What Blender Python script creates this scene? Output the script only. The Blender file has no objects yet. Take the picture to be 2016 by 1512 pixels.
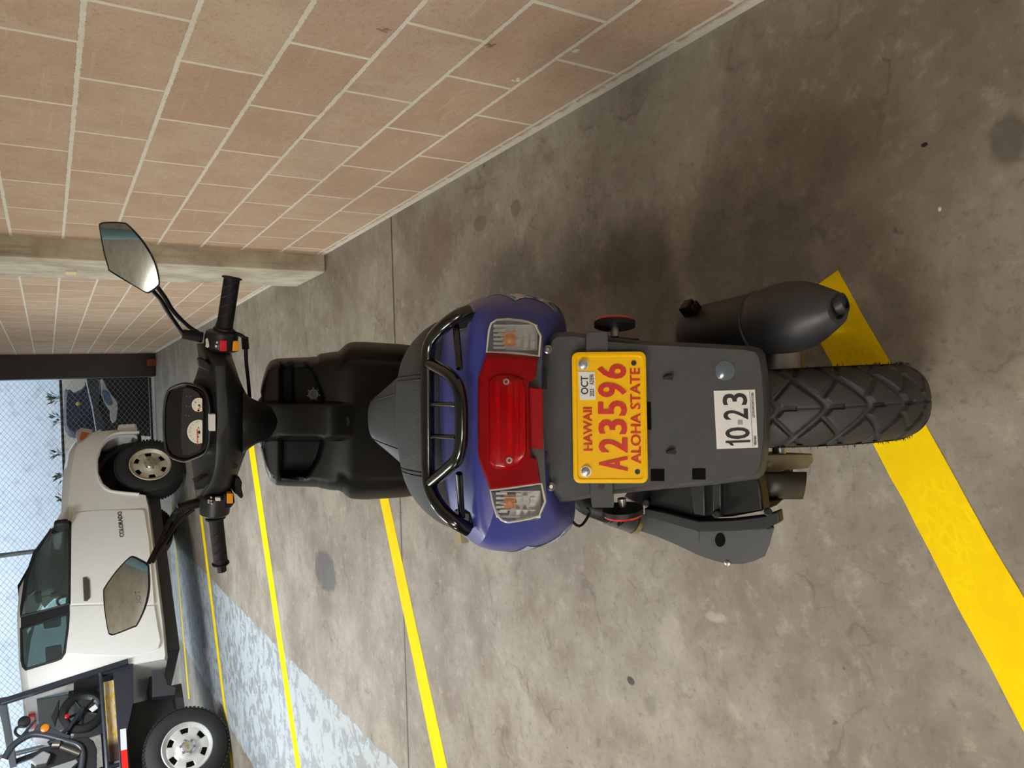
import bpy, bmesh, math, random
from mathutils import Vector, Matrix
import numpy as np
random.seed(7)
S = bpy.context.scene
COL = S.collection

# ------------------------------------------------------------------ camera
V = Vector
F_PX, PITCH, YAW, ROLL, CAM_H = 1458.2, 0.56134, 0.015455, -0.039242, 1.35526
cF = V((math.sin(YAW)*math.cos(PITCH), math.cos(YAW)*math.cos(PITCH), -math.sin(PITCH)))
cR0 = V((math.cos(YAW), -math.sin(YAW), 0)); cU0 = cR0.cross(cF)
cR = math.cos(ROLL)*cR0 + math.sin(ROLL)*cU0
cU = -math.sin(ROLL)*cR0 + math.cos(ROLL)*cU0
CP = V((0, 0, CAM_H))
cam_d = bpy.data.cameras.new('camera'); cam = bpy.data.objects.new('camera', cam_d); COL.objects.link(cam)
# phone held upright, picture stored on its side: picture-right = down, picture-up = right
mx = Matrix.Identity(4)
for i, a in enumerate((-cU, cR, -cF)):
    for j in range(3): mx[j][i] = a[j]
mx.translation = CP
cam.matrix_world = mx
cam_d.sensor_width = 36; cam_d.lens = F_PX*36/2016; cam_d.clip_start = .02; cam_d.clip_end = 200
S.camera = cam
S.view_settings.view_transform = 'Standard'; S.view_settings.look = 'None'
S.view_settings.gamma = 1; S.view_settings.use_curve_mapping = False
S.view_settings.exposure = 0.14
S.cycles.use_denoising = True
S.cycles.max_bounces = 8; S.cycles.transparent_max_bounces = 16
S.cycles.sample_clamp_indirect = 6

# ------------------------------------------------------------------ world
W = bpy.data.worlds.new('sky'); S.world = W; W.use_nodes = True
bg = W.node_tree.nodes['Background']; bg.inputs[0].default_value = (.80, .90, 1, 1); bg.inputs[1].default_value = 3.5

# survey helpers: where a point of the place seen in the photograph lies at a measured depth / height
def ray(x, y): return cF + cR*((1512-y)-756)/F_PX - cU*(x-1008)/F_PX
def G(x, y, z=0.0):
    d = ray(x, y); return CP + d*((z-CP.z)/d.z)
def atY(x, y, Y):
    d = ray(x, y); return CP + d*(Y/d.y)
def onp(x, y, P, N):
    d = ray(x, y); return CP + d*((V(P)-CP).dot(V(N))/d.dot(V(N)))

# ------------------------------------------------------------------ materials
def lin(c): return tuple(((v/255)/12.92 if v/255 <= .04045 else ((v/255+.055)/1.055)**2.4) for v in c)
def split_pieces(mb):
    """one builder per loose piece"""
    par = list(range(len(mb.v)))
    def find(i):
        while par[i] != i: par[i] = par[par[i]]; i = par[i]
        return i
    for f in mb.f:
        for j in f[1:]: par[find(j)] = find(f[0])
    g = {}
    for f in mb.f: g.setdefault(find(f[0]), []).append(f)
    out = []
    for fs in g.values():
        ids = sorted({i for f in fs for i in f}); mp_ = {i: k for k, i in enumerate(ids)}; n = MB(); n.v = [mb.v[i] for i in ids]; n.f = [tuple(mp_[i] for i in f) for f in fs]; out.append(n)
    return out
class NT:
    def __init__(s, name):
        s.m = bpy.data.materials.new(name); s.m.use_nodes = True; s.t = s.m.node_tree
        s.b = s.t.nodes['Principled BSDF']; s.out = s.t.nodes['Material Output']
    def n(s, typ, props=None, **ins):
        nd = s.t.nodes.new(typ)
        for k, v in (props or {}).items(): setattr(nd, k, v)
        for k, v in ins.items():
            key = int(k[1:]) if k[0] == '_' and k[1:].isdigit() else k.replace('_', ' ')
            s.set(nd.inputs[key], v)
        return nd
    def set(s, inp, v):
        if isinstance(v, bpy.types.NodeSocket): s.t.links.new(v, inp)
        elif isinstance(v, (tuple, list)) and len(v) == 3 and inp.type == 'RGBA': inp.default_value = (*v, 1)
        else: inp.default_value = v
    def math(s, op, a, b=0.0, c=0.0, clamp=False):
        nd = s.n('ShaderNodeMath', {'operation': op, 'use_clamp': clamp}); s.set(nd.inputs[0], a); s.set(nd.inputs[1], b); s.set(nd.inputs[2], c); return nd.outputs[0]
    def mix(s, f, a, b, blend='MIX'):
        nd = s.n('ShaderNodeMix', {'data_type': 'RGBA', 'blend_type': blend}); s.set(nd.inputs[0], f); s.set(nd.inputs[6], a); s.set(nd.inputs[7], b); return nd.outputs[2]
    def noise(s, vec, scale, detail=4, rough=.55, dist=0.0):
        nd = s.n('ShaderNodeTexNoise', Vector=vec, Scale=scale, Detail=detail, Roughness=rough, Distortion=dist); return nd.outputs['Fac']
    def ramp(s, f, lo, hi):
        nd = s.n('ShaderNodeMapRange', {'interpolation_type': 'SMOOTHSTEP'}); s.set(nd.inputs[0], f); s.set(nd.inputs[1], lo); s.set(nd.inputs[2], hi); return nd.outputs[0]
    def obj(s): return s.n('ShaderNodeTexCoord').outputs['Object']
    def scale(s, vec, sc):
        nd = s.n('ShaderNodeMapping', Vector=vec); nd.inputs['Scale'].default_value = sc; return nd.outputs[0]
    def bump(s, h, strength, dist):
        nd = s.n('ShaderNodeBump', Height=h, Strength=strength, Distance=dist); s.t.links.new(nd.outputs[0], s.b.inputs['Normal'])

MATS = {}
def mat(name, col, rough=.5, metal=0.0, var=.12, scale=40, bump=0.0, bscale=400, coat=0.0, spec=.5, alpha=1.0, bdist=.0006):
    if name in MATS: return MATS[name]
    t = NT(name); o = t.obj(); c = lin(col)
    f = t.noise(o, scale, 3)
    t.set(t.b.inputs['Base Color'], t.mix(f, tuple(v*(1-var) for v in c), tuple(min(1, v*(1+var)) for v in c)))
    t.b.inputs['Roughness'].default_value = rough; t.b.inputs['Metallic'].default_value = metal
    t.b.inputs['Specular IOR Level'].default_value = spec
    if coat: t.b.inputs['Coat Weight'].default_value = coat; t.b.inputs['Coat Roughness'].default_value = .08
    if bump: t.bump(t.noise(o, bscale, 2), bump, bdist)
    MATS[name] = t.m; return t.m
def glassy(name, col, trans=.7, rough=.05):
    """thin tinted pane: see-through tint plus a clear-coat reflection"""
    t = NT(name); t.t.nodes.remove(t.b)
    tr = t.n('ShaderNodeBsdfTransparent', Color=lin(col)); gl = t.n('ShaderNodeBsdfGlossy', Color=(1, 1, 1), Roughness=rough)
    df = t.n('ShaderNodeBsdfDiffuse', Color=lin(col))
    fr = t.n('ShaderNodeLayerWeight', Blend=.25).outputs['Fresnel']
    nz = t.noise(t.obj(), 60, 2)
    m1 = t.n('ShaderNodeMixShader'); t.set(m1.inputs[0], t.math('MULTIPLY_ADD', nz, .06, trans-.03)); t.set(m1.inputs[1], df.outputs[0]); t.set(m1.inputs[2], tr.outputs[0])
    m2 = t.n('ShaderNodeMixShader'); t.set(m2.inputs[0], fr); t.set(m2.inputs[1], m1.outputs[0]); t.set(m2.inputs[2], gl.outputs[0])
    t.t.links.new(m2.outputs[0], t.out.inputs[0]); MATS[name] = t.m; return t.m

def floor_mat():
    t = NT('concrete_floor'); o = t.obj(); sx = t.n('ShaderNodeSeparateXYZ', Vector=o); X, Y = sx.outputs[0], sx.outputs[1]
    wv = t.n('ShaderNodeTexNoise', Vector=o, Scale=3.0, Detail=5, Roughness=.6).outputs['Color']
    wo = t.n('ShaderNodeVectorMath', {'operation': 'MULTIPLY_ADD'}); t.set(wo.inputs[0], wv); wo.inputs[1].default_value = (.22, .22, 0); t.set(wo.inputs[2], o); wo = wo.outputs[0]
    st = t.scale(o, (4, 1.1, 1))
    n1 = t.noise(wo, 1.6, 6, .6); n2 = t.noise(wo, 6, 6, .62); n3 = t.noise(o, 45, 5, .65); n4 = t.noise(t.scale(o, (1.5, 5, 1)), 9, 6, .7); n5 = t.noise(o, 300, 2)
    c = t.mix(t.ramp(n1, .32, .68), lin((116, 106, 94)), lin((152, 145, 132)))
    c = t.mix(t.math('MULTIPLY', t.ramp(n2, .45, .75), .55), c, lin((112, 98, 86)))
    c = t.mix(t.math('MULTIPLY', t.ramp(n4, .52, .8), .2), c, lin((186, 180, 168)))
    c = t.mix(t.math('MULTIPLY', t.ramp(n3, .52, .72), .5), c, lin((96, 88, 78)))
    c = t.mix(t.math('MULTIPLY', t.ramp(n5, .62, .8), .25), c, lin((70, 62, 54)))
    n6 = t.noise(o, 16, 6, .7); c = t.mix(t.math('MULTIPLY', t.ramp(n6, .52, .72), .4), c, lin((178, 172, 156))); c = t.mix(t.math('MULTIPLY', t.ramp(n6, .48, .3), .4), c, lin((100, 90, 80)))
    vd = t.n('ShaderNodeTexVoronoi', Vector=wo, Scale=7.0).outputs['Distance']; c = t.mix(t.math('MULTIPLY', t.math('SUBTRACT', 1, t.ramp(vd, .02, .06)), .6), c, lin((58, 52, 46)))
    vd2 = t.n('ShaderNodeTexVoronoi', Vector=wo, Scale=3.1).outputs['Distance']; c = t.mix(t.math('MULTIPLY', t.math('SUBTRACT', 1, t.ramp(vd2, .03, .10)), .45), c, lin((88, 79, 70)))
    # wandering water-mark contours
    w = t.math('ABSOLUTE', t.math('SUBTRACT', t.noise(wo, 2.1, 3, .5, .3), .5))
    c = t.mix(t.math('MULTIPLY', t.math('SUBTRACT', 1, t.ramp(w, .001, .008)), t.math('MULTIPLY', t.ramp(n2, .42, .62), .38)), c, lin((72, 63, 55)))
    # separate stains: centre, radii, colour, strength
    nz = t.n('ShaderNodeTexNoise', Vector=o, Scale=14, Detail=7, Roughness=.68).outputs['Fac']
    def blob(c, cx, cy, rx, ry, col, k, rag=.8):
        dx = t.math('DIVIDE', t.math('SUBTRACT', X, cx), rx); dy = t.math('DIVIDE', t.math('SUBTRACT', Y, cy), ry)
        d = t.math('SQRT', t.math('ADD', t.math('MULTIPLY', dx, dx), t.math('MULTIPLY', dy, dy)))
        d = t.math('MULTIPLY_ADD', t.math('SUBTRACT', nz, .5), rag, d)
        return t.mix(t.math('MULTIPLY', t.math('SUBTRACT', 1, t.ramp(d, .62 if rag > 1 else .85, 1.12)), k), c, lin(col))
    for px, py, rx, ry, col, k, rag in STAINS:
        g = G(px, py); c = blob(c, g.x, g.y, rx, ry, col, k, rag)
    # sawn joint running out from the wall
    jl = t.math('ABSOLUTE', t.math('ADD', t.math('SUBTRACT', Y, 3.1485), t.math('MULTIPLY', X, .0326)))
    jl = t.math('MULTIPLY_ADD', t.math('SUBTRACT', nz, .5), .006, jl)
    jm = t.math('SUBTRACT', 1, t.ramp(jl, .004, .009))
    c = t.mix(t.math('MULTIPLY', jm, .85), c, lin((48, 42, 36)))
    t.set(t.b.inputs['Base Color'], c)
    t.set(t.b.inputs['Roughness'], t.math('MULTIPLY_ADD', n2, .3, .42)); t.b.inputs['Specular IOR Level'].default_value = .35
    h = t.math('SUBTRACT', t.math('ADD', t.math('MULTIPLY', n3, .4), t.math('MULTIPLY', n5, .2)), t.math('MULTIPLY', jm, 2.5))
    t.bump(h, .5, .003); return t.m
STAINS = [(640, 1125, .12, .2, (70, 68, 66), .85, .98), (1985, 275, .05, .034, (70, 66, 60), .65, 1.1), (640, 1190, .07, .16, (104, 96, 86), .6, 1.4),
          (1242, 1340, .011, .016, (28, 25, 22), .9, 1), (1405, 1215, .013, .035, (196, 190, 176), .35, 2.6), (1280, 1390, .035, .03, (92, 84, 76), .35, 1.6),
          (1015, 410, .03, .03, (88, 78, 68), .6, .6), (945, 440, .03, .05, (84, 76, 68), .5, .8), (1420, 500, .22, .12, (92, 82, 72), .45, 1.6), (1530, 500, .2, .1, (88, 78, 68), .45, 1.5), (860, 480, .16, .2, (112, 92, 82), .6, 1.6),
          (1250, 560, .22, .16, (84, 76, 66), .4, 1.4), (1700, 330, .16, .12, (96, 84, 74), .4, 1.6), (1350, 200, .16, .12, (158, 150, 132), .3, 1.5),
          (1155, 1150, .016, .035, (88, 82, 74), .4, 1.3), (1320, 1250, .06, .05, (174, 168, 152), .35, 1.8), (1590, 1300, .1, .07, (104, 94, 84), .25, 2), (1820, 285, .004, .006, (20, 16, 14), 1, .4), (1850, 412, .004, .003, (225, 220, 210), 1, .4)]

def wall_mat():
    t = NT('block_wall'); o = t.obj(); sx = t.n('ShaderNodeSeparateXYZ', Vector=o); Y, Z = sx.outputs[1], sx.outputs[2]
    u = t.math('SUBTRACT', Y, 1.687); v = t.math('SUBTRACT', Z, .0457)
    nzc = t.math('SUBTRACT', t.noise(o, 26, 4, .6), .5); nz2 = t.math('SUBTRACT', t.noise(o, 90, 3, .6), .5)
    v2 = t.math('ADD', v, t.math('MULTIPLY', nzc, .006)); v2 = t.math('MULTIPLY_ADD', nz2, .008, v2); u2 = t.math('MULTIPLY_ADD', nzc, .005, u)
    vec = t.n('ShaderNodeCombineXYZ', X=u2, Y=v2).outputs[0]
    br = t.n('ShaderNodeTexBrick', {'offset': .5, 'offset_frequency': 2}, Vector=vec, Scale=1.0)
    br.inputs['Color1'].default_value = (0, 0, 0, 1); br.inputs['Color2'].default_value = (1, 1, 1, 1); br.inputs['Mortar'].default_value = (.5, .5, .5, 1)
    br.inputs['Mortar Size'].default_value = .0068; br.inputs['Mortar Smooth'].default_value = .25; br.inputs['Brick Width'].default_value = .4064; br.inputs['Row Height'].default_value = .2032; br.inputs['Bias'].default_value = 0
    per = t.n('ShaderNodeSeparateColor', Color=br.outputs['Color']).outputs[0]; mo = br.outputs['Fac']
    n1 = t.noise(o, 6.5, 6, .65); n2 = t.noise(o, 60, 5, .7); n3 = t.noise(o, 230, 2); n4 = t.noise(t.scale(o, (1, 1.2, 16)), 4, 5, .65)
    c = t.mix(per, lin((184, 157, 132)), lin((196, 177, 152)))
    c = t.mix(t.math('MULTIPLY', t.ramp(n1, .35, .7), .55), c, lin((177, 146, 122)))
    c = t.mix(t.math('MULTIPLY', t.ramp(t.noise(o, 1.1, 4, .6), .5, .75), .5), c, lin((182, 158, 144)))
    c = t.mix(t.math('MULTIPLY', t.ramp(n4, .55, .8), .45), c, lin((214, 196, 176)))
    c = t.mix(t.math('MULTIPLY', t.ramp(n2, .5, .72), .5), c, lin((160, 130, 106)))
    c = t.mix(t.math('MULTIPLY', t.ramp(n3, .62, .75), .45), c, lin((120, 96, 76)))
    base = t.math('SUBTRACT', 1, t.ramp(t.math('MULTIPLY_ADD', nzc, .05, Z), .022, .04))
    mo2 = t.math('MAXIMUM', mo, base)
    c = t.mix(t.math('MULTIPLY', mo2, .92), c, t.mix(t.noise(o, 40, 4), lin((206, 200, 182)), lin((236, 232, 218))))
    for px, py, r, col in ((1018, 158, .012, (238, 234, 226)), (1132, 100, .012, (238, 234, 226)), (966, 90, .016, (110, 84, 62)), (755, 60, .012, (112, 84, 66))):
        p = onp(px, py, (.8323, 0, 0), (1, 0, 0))
        dy = t.math('SUBTRACT', Y, p.y); dz = t.math('SUBTRACT', Z, p.z); d = t.math('SQRT', t.math('ADD', t.math('MULTIPLY', dy, dy), t.math('MULTIPLY', dz, dz)))
        d = t.math('MULTIPLY_ADD', nz2, .06, d); c = t.mix(t.math('MULTIPLY', t.math('SUBTRACT', 1, t.ramp(d, r*.3, r)), .75), c, lin(col))
    t.set(t.b.inputs['Base Color'], c); t.b.inputs['Roughness'].default_value = .9; t.b.inputs['Specular IOR Level'].default_value = .2
    h = t.math('ADD', t.math('MULTIPLY', n2, .35), t.math('MULTIPLY', n3, .35)); h = t.math('MULTIPLY_ADD', mo2, -.35, h)
    t.bump(h, .6, .006); return t.m
def concrete_mat(name, a, b, scale=6, board=False):
    t = NT(name); o = t.obj(); n1 = t.noise(o, scale, 6, .65); n2 = t.noise(o, 80, 4)
    n3 = t.noise(t.scale(o, (8, 8, .6)) if board else o, 5, 5, .6)
    c = t.mix(t.ramp(n1, .3, .7), lin(a), lin(b)); c = t.mix(t.math('MULTIPLY', t.ramp(n3, .5, .7), .4), c, lin(tuple(v*.75 for v in a)))
    c = t.mix(t.math('MULTIPLY', t.ramp(n2, .6, .8), .3), c, lin(tuple(v*.7 for v in a)))
    t.set(t.b.inputs['Base Color'], c); t.b.inputs['Roughness'].default_value = .9; t.bump(n2, .4, .003); return t.m
def yellow_paint():
    t = NT('yellow_paint'); o = t.obj(); n1 = t.noise(o, 9, 5, .6); n2 = t.noise(o, 70, 5, .7); n3 = t.noise(t.scale(o, (1, 4, 1)), 30, 4)
    c = t.mix(t.ramp(n1, .3, .7), lin((246, 206, 0)), lin((255, 220, 0)))
    c = t.mix(t.math('MULTIPLY', t.ramp(n2, .6, .78), .3), c, lin((196, 166, 10)))
    c = t.mix(t.math('MULTIPLY', t.ramp(n3, .66, .8), .45), c, lin((150, 128, 30)))
    # faint tyre-tread prints pressed into the paint
    sx = t.n('ShaderNodeSeparateXYZ', Vector=o); a = t.math('ADD', t.math('MULTIPLY', sx.outputs[0], .89), t.math('MULTIPLY', sx.outputs[1], .455)); b = t.math('SUBTRACT', t.math('MULTIPLY', sx.outputs[1], .89), t.math('MULTIPLY', sx.outputs[0], .455))
    tr = t.n('ShaderNodeTexVoronoi', {'feature': 'DISTANCE_TO_EDGE'}, Vector=t.n('ShaderNodeCombineXYZ', X=t.math('MULTIPLY', a, 30), Y=t.math('MULTIPLY', b, 60)).outputs[0], Scale=1.0).outputs['Distance']
    trm = t.math('MULTIPLY', t.ramp(n1, .48, .6), t.ramp(tr, .05, .2))
    c = t.mix(t.math('MULTIPLY', trm, .22), c, lin((212, 184, 0)))
    t.set(t.b.inputs['Base Color'], c); t.b.inputs['Roughness'].default_value = .75; t.b.inputs['Specular IOR Level'].default_value = .12; t.bump(t.math('MULTIPLY_ADD', trm, -.4, n2), .2, .002); return t.m
def worn_paint():
    t = NT('worn_grey_paint'); o = t.obj(); n1 = t.noise(o, 9, 6, .7, .6); n2 = t.noise(o, 2.2, 4)
    c = t.mix(t.ramp(t.math('MULTIPLY_ADD', t.math('SUBTRACT', n2, .5), .35, n1), .47, .56), lin((160, 168, 172)), lin((126, 130, 132)))
    t.set(t.b.inputs['Base Color'], c); t.b.inputs['Roughness'].default_value = .5; t.bump(n1, .2, .002); return t.m

M_BLK = mat('black_plastic', (9, 9, 9), .45, spec=.3, bump=.25, bscale=900)
M_COWL = mat('charcoal_plastic', (26, 27, 29), .4, spec=.4, bump=.3, bscale=900)
M_PANEL = mat('textured_charcoal_plastic', (58, 60, 62), .5, var=.08, bump=.6, bscale=1500, bdist=.0008)
M_GLOSS = mat('gloss_black', (6, 7, 7), .16, coat=.6)
M_RUB = mat('rubber', (14, 14, 14), .65, spec=.35, bump=.2)
M_TYRE = mat('tyre_rubber', (42, 41, 39), .6, var=.2, scale=20, bump=.2)
M_BLUE = mat('satin_blue_paint', (52, 58, 134), .4, var=.05, coat=.15)
M_SILV = mat('bright_silver', (206, 206, 206), .38, 1.0, var=.05)
M_STEEL = mat('zinc_steel', (168, 166, 160), .3, 1.0, var=.15)
M_ALU = mat('cast_aluminium', (142, 136, 126), .5, .3, var=.25, scale=60, bump=.3)
M_BRASS = mat('brass', (190, 176, 130), .35, 1.0)
M_EXH = mat('heat_black_paint', (36, 36, 38), .5, var=.15, scale=25, bump=.3, bscale=700)
M_PLATE = mat('plate_yellow', (252, 196, 0), .4, var=.03, spec=.25)
M_RED = mat('letter_red', (196, 26, 14), .45, var=.1)
M_WHITE = mat('sticker_white', (236, 236, 234), .45, var=.04)
M_INK = mat('ink_black', (20, 20, 20), .6)
M_HOLE = mat('deep_black', (4, 4, 4), .8, spec=.1)
M_GREYINK = mat('ink_grey', (130, 130, 132), .6)
M_ORANGE = mat('switch_orange', (240, 160, 10), .4)
M_REDSW = mat('switch_red', (206, 22, 34), .4)
M_AMBER = mat('amber_plastic', (226, 128, 12), .3, coat=.5)
M_REDP = mat('red_plastic', (190, 14, 22), .25, coat=.6)
M_MIR = mat('mirror_silver', (226, 230, 226), .03, 1.0, var=.01)
M_REDL = glassy('red_lens', (244, 12, 34), .78)
M_CLRL = glassy('clear_lens', (240, 240, 238), .9)
M_DIAL = mat('dial_cream', (226, 222, 206), .5)
M_TRUCK = mat('white_car_paint', (232, 230, 226), .25, var=.02, coat=.6)
M_GLASS = glassy('car_glass', (232, 243, 240), .97)
M_DGLASS = glassy('dark_car_glass', (176, 188, 188), .93)
M_NAVY = mat('dark_navy_steel', (36, 40, 50), .38, var=.2, coat=.2)
M_CARBLK = mat('unpainted_black', (20, 20, 22), .6)
M_GALV = mat('galvanised_steel', (140, 148, 154), .4, .6, var=.1)
M_DARKST = mat('dark_bronze_steel', (52, 46, 42), .5, var=.25, scale=8)

# ------------------------------------------------------------------ mesh builder
class MB:
    def __init__(s): s.v = []; s.f = []
    def add(s, vs, fs):
        b = len(s.v); s.v += [tuple(p) for p in vs]; s.f += [tuple(i+b for i in f) for f in fs]; return s
    def box(s, c, d, X=(1, 0, 0), Y=(0, 1, 0), Z=(0, 0, 1)):
        c = V(c); X, Y, Z = V(X).normalized(), V(Y).normalized(), V(Z).normalized()
        p = [c+X*(d[0]/2*i)+Y*(d[1]/2*j)+Z*(d[2]/2*k) for i in (-1, 1) for j in (-1, 1) for k in (-1, 1)]
        return s.add(p, [(0, 1, 3, 2), (4, 6, 7, 5), (0, 4, 5, 1), (2, 3, 7, 6), (0, 2, 6, 4), (1, 5, 7, 3)])
    def loft(s, rings, cap=True, closed=True):
        n = len(rings[0]); vs = [p for r in rings for p in r]; fs = []
        for k in range(len(rings)-1):
            for i in range(n if closed else n-1):
                j = (i+1) % n; fs.append((k*n+i, k*n+j, (k+1)*n+j, (k+1)*n+i))
        if cap: fs += [tuple(range(n))[::-1], tuple((len(rings)-1)*n+i for i in range(n))]
        return s.add(vs, fs)
    def prism(s, poly, vec):
        vec = V(vec); return s.loft([[V(p) for p in poly], [V(p)+vec for p in poly]])
    def tube(s, pts, r, n=10, closed=False, cap=True):
        pts = [V(p) for p in pts]; m = len(pts); rs = r if isinstance(r, (list, tuple)) else [r]*m; rings = []; up = None
        for i, p in enumerate(pts):
            a = pts[(i-1) % m] if closed or i else p; b = pts[(i+1) % m] if closed or i < m-1 else p
            t = (b-a).normalized()
            if up is None: up = t.orthogonal().normalized()
            up = (up-t*up.dot(t)).normalized(); w = t.cross(up)
            rings.append([p+(up*math.cos(k*math.tau/n)+w*math.sin(k*math.tau/n))*rs[i] for k in range(n)])
        if closed: rings.append(rings[0]); return s.loft(rings, cap=False)
        return s.loft(rings, cap)
    def lathe(s, o, axis, prof, n=32, cap=True):
        o = V(o); a = V(axis).normalized(); u = a.orthogonal().normalized(); w = a.cross(u)
        return s.loft([[o+a*t+(u*math.cos(k*math.tau/n)+w*math.sin(k*math.tau/n))*max(r, 1e-4) for k in range(n)] for t, r in prof], cap)
    def grid(s, P, closed_u=False):
        nu, nv = len(P), len(P[0]); fs = []
        for i in range(nu if closed_u else nu-1):
            for j in range(nv-1):
                k = (i+1) % nu; fs.append((i*nv+j, k*nv+j, k*nv+j+1, i*nv+j+1))
        return s.add([p for r in P for p in r], fs)
    def build(s, name, m, parent=None, smooth=40, bevel=0, sub=0, solid=0, recalc=True, weld=False):
        me = bpy.data.meshes.new(name); me.from_pydata(s.v, [], s.f)
        bm = bmesh.new(); bm.from_mesh(me)
        if weld: bmesh.ops.remove_doubles(bm, verts=bm.verts, dist=1e-5)
        if recalc: bmesh.ops.recalc_face_normals(bm, faces=bm.faces)
        bm.to_mesh(me); bm.free()
        if smooth:
            me.polygons.foreach_set('use_smooth', [True]*len(me.polygons)); me.set_sharp_from_angle(angle=math.radians(smooth))
        o = bpy.data.objects.new(name, me); COL.objects.link(o); me.materials.append(m)
        if parent is not None: o.parent = parent
        if solid:
            d = o.modifiers.new('thick', 'SOLIDIFY'); d.thickness = solid; d.offset = -1
        if bevel:
            d = o.modifiers.new('bevel', 'BEVEL'); d.width = bevel; d.segments = 2; d.limit_method = 'ANGLE'; d.angle_limit = math.radians(35)
        if sub:
            d = o.modifiers.new('sub', 'SUBSURF'); d.levels = sub; d.render_levels = sub
        return o
def smooth_path(pts, k=6, closed=False):
    pts = [V(p) for p in pts]; n = len(pts); out = []
    for i in range(n if closed else n-1):
        p0 = pts[(i-1) % n] if closed or i else pts[0]*2-pts[1]; p1 = pts[i]; p2 = pts[(i+1) % n]
        p3 = pts[(i+2) % n] if closed or i+2 < n else p2*2-p1
        for j in range(k):
            t = j/k; out.append(.5*((2*p1)+(p2-p0)*t+(2*p0-5*p1+4*p2-p3)*t*t+(3*p1-p0-3*p2+p3)*t**3))
    if not closed: out.append(pts[-1])
    return out
def empty(name, loc, label, cat, rz=0, group=None):
    o = bpy.data.objects.new(name, None); COL.objects.link(o); o.location = loc; o.rotation_euler = (0, 0, rz); o.empty_display_size = .1
    return tag(o, label, cat, group)
def tag(o, label, cat, group=None, kind=None):
    if label: o['label'] = label
    if cat: o['category'] = cat
    if group: o['group'] = group
    if kind: o['kind'] = kind
    return o
def struct(o): o['kind'] = 'structure'; return o
def lettering(name, parts, m, parent, extrude=.0003):
    """parts: (text, centre, right, up, width, height, bold) -> one mesh of letters"""
    mb = MB()
    for txt, c, r, u, w, h, bold in parts:
        cu = bpy.data.curves.new('t', 'FONT'); cu.body = txt; cu.extrude = .02; cu.offset = bold; cu.resolution_u = 3
        ob = bpy.data.objects.new('t', cu); COL.objects.link(ob); bpy.context.view_layer.update()
        me = bpy.data.meshes.new_from_object(ob.evaluated_get(bpy.context.evaluated_depsgraph_get()))
        co = np.array([v.co[:] for v in me.vertices]); fs = [tuple(p.vertices) for p in me.polygons]
        bpy.data.objects.remove(ob); bpy.data.curves.remove(cu); bpy.data.meshes.remove(me)
        lo, hi = co.min(0), co.max(0); r = V(r).normalized(); u = V(u).normalized(); nrm = r.cross(u); c = V(c)
        k = (hi-lo); vs = [c+r*((p[0]-lo[0])/k[0]-.5)*w+u*((p[1]-lo[1])/k[1]-.5)*h+nrm*(p[2]/.02*extrude) for p in co]
        mb.add(vs, fs)
    return mb.build(name, m, parent, smooth=0, recalc=False)
def boolean_cut(o, cutters):
    """cut the given builders out of o and leave plain mesh behind"""
    obs = []
    for i, mb in enumerate(cutters):
        c = mb.build('cut', M_BLK, o.parent, smooth=0); obs.append(c)
        d = o.modifiers.new('cut%d' % i, 'BOOLEAN'); d.object = c; d.operation = 'DIFFERENCE'; d.solver = 'EXACT'
    bpy.context.view_layer.update()
    me = bpy.data.meshes.new_from_object(o.evaluated_get(bpy.context.evaluated_depsgraph_get()))
    o.modifiers.clear(); old = o.data; o.data = me; bpy.data.meshes.remove(old)
    for c in obs:
        d = c.data; bpy.data.objects.remove(c); bpy.data.meshes.remove(d)
    me.polygons.foreach_set('use_smooth', [True]*len(me.polygons)); me.set_sharp_from_angle(angle=math.radians(30))
    return o

# ------------------------------------------------------------------ the garage
XW = .8323
def slab(name, x0, x1, y0, y1, z0, z1, m, bevel=0):
    return struct(MB().box(((x0+x1)/2, (y0+y1)/2, (z0+z1)/2), (x1-x0, y1-y0, z1-z0)).build(name, m, None, smooth=0, bevel=bevel))
slab('floor', -11, 1.3, -7, 19, -.2, 0, floor_mat())
slab('wall_right', XW, XW+.2, -7, 11.95, 0, 2.75, wall_mat())
M_CEIL = concrete_mat('ceiling_concrete', (204, 202, 196), (224, 222, 214), 3)
slab('ceiling', -11, 1.3, -7, 12.3, 2.75, 2.95, M_CEIL)
slab('wall_rear', -11, 1.3, -7.2, -7, 0, 2.75, concrete_mat('rear_wall_concrete', (170, 166, 156), (196, 190, 178), 2))
slab('wall_left', -11.2, -11, -7, 19, 0, 2.75, MATS.get('x') or concrete_mat('left_wall_concrete', (164, 160, 152), (190, 186, 176), 2))
slab('wall_far', -11, 1.3, 15.6, 15.8, 0, 4.4, concrete_mat('far_wall_paint', (196, 206, 216), (206, 216, 226), .6))
slab('wall_far_side', 1.1, 1.3, 11.95, 15.8, 0, 4.4, MATS.get('x') or concrete_mat('far_side_paint', (150, 150, 148), (170, 170, 166), 2))
# low beige retaining wall behind the fence, dark base course below
RET_TOP = atY(122, 800, 14.4).z
slab('wall_retaining', -11, 1.1, 14.4, 14.65, 0, RET_TOP, concrete_mat('retaining_wall', (176, 168, 154), (196, 188, 172), 3))
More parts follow.
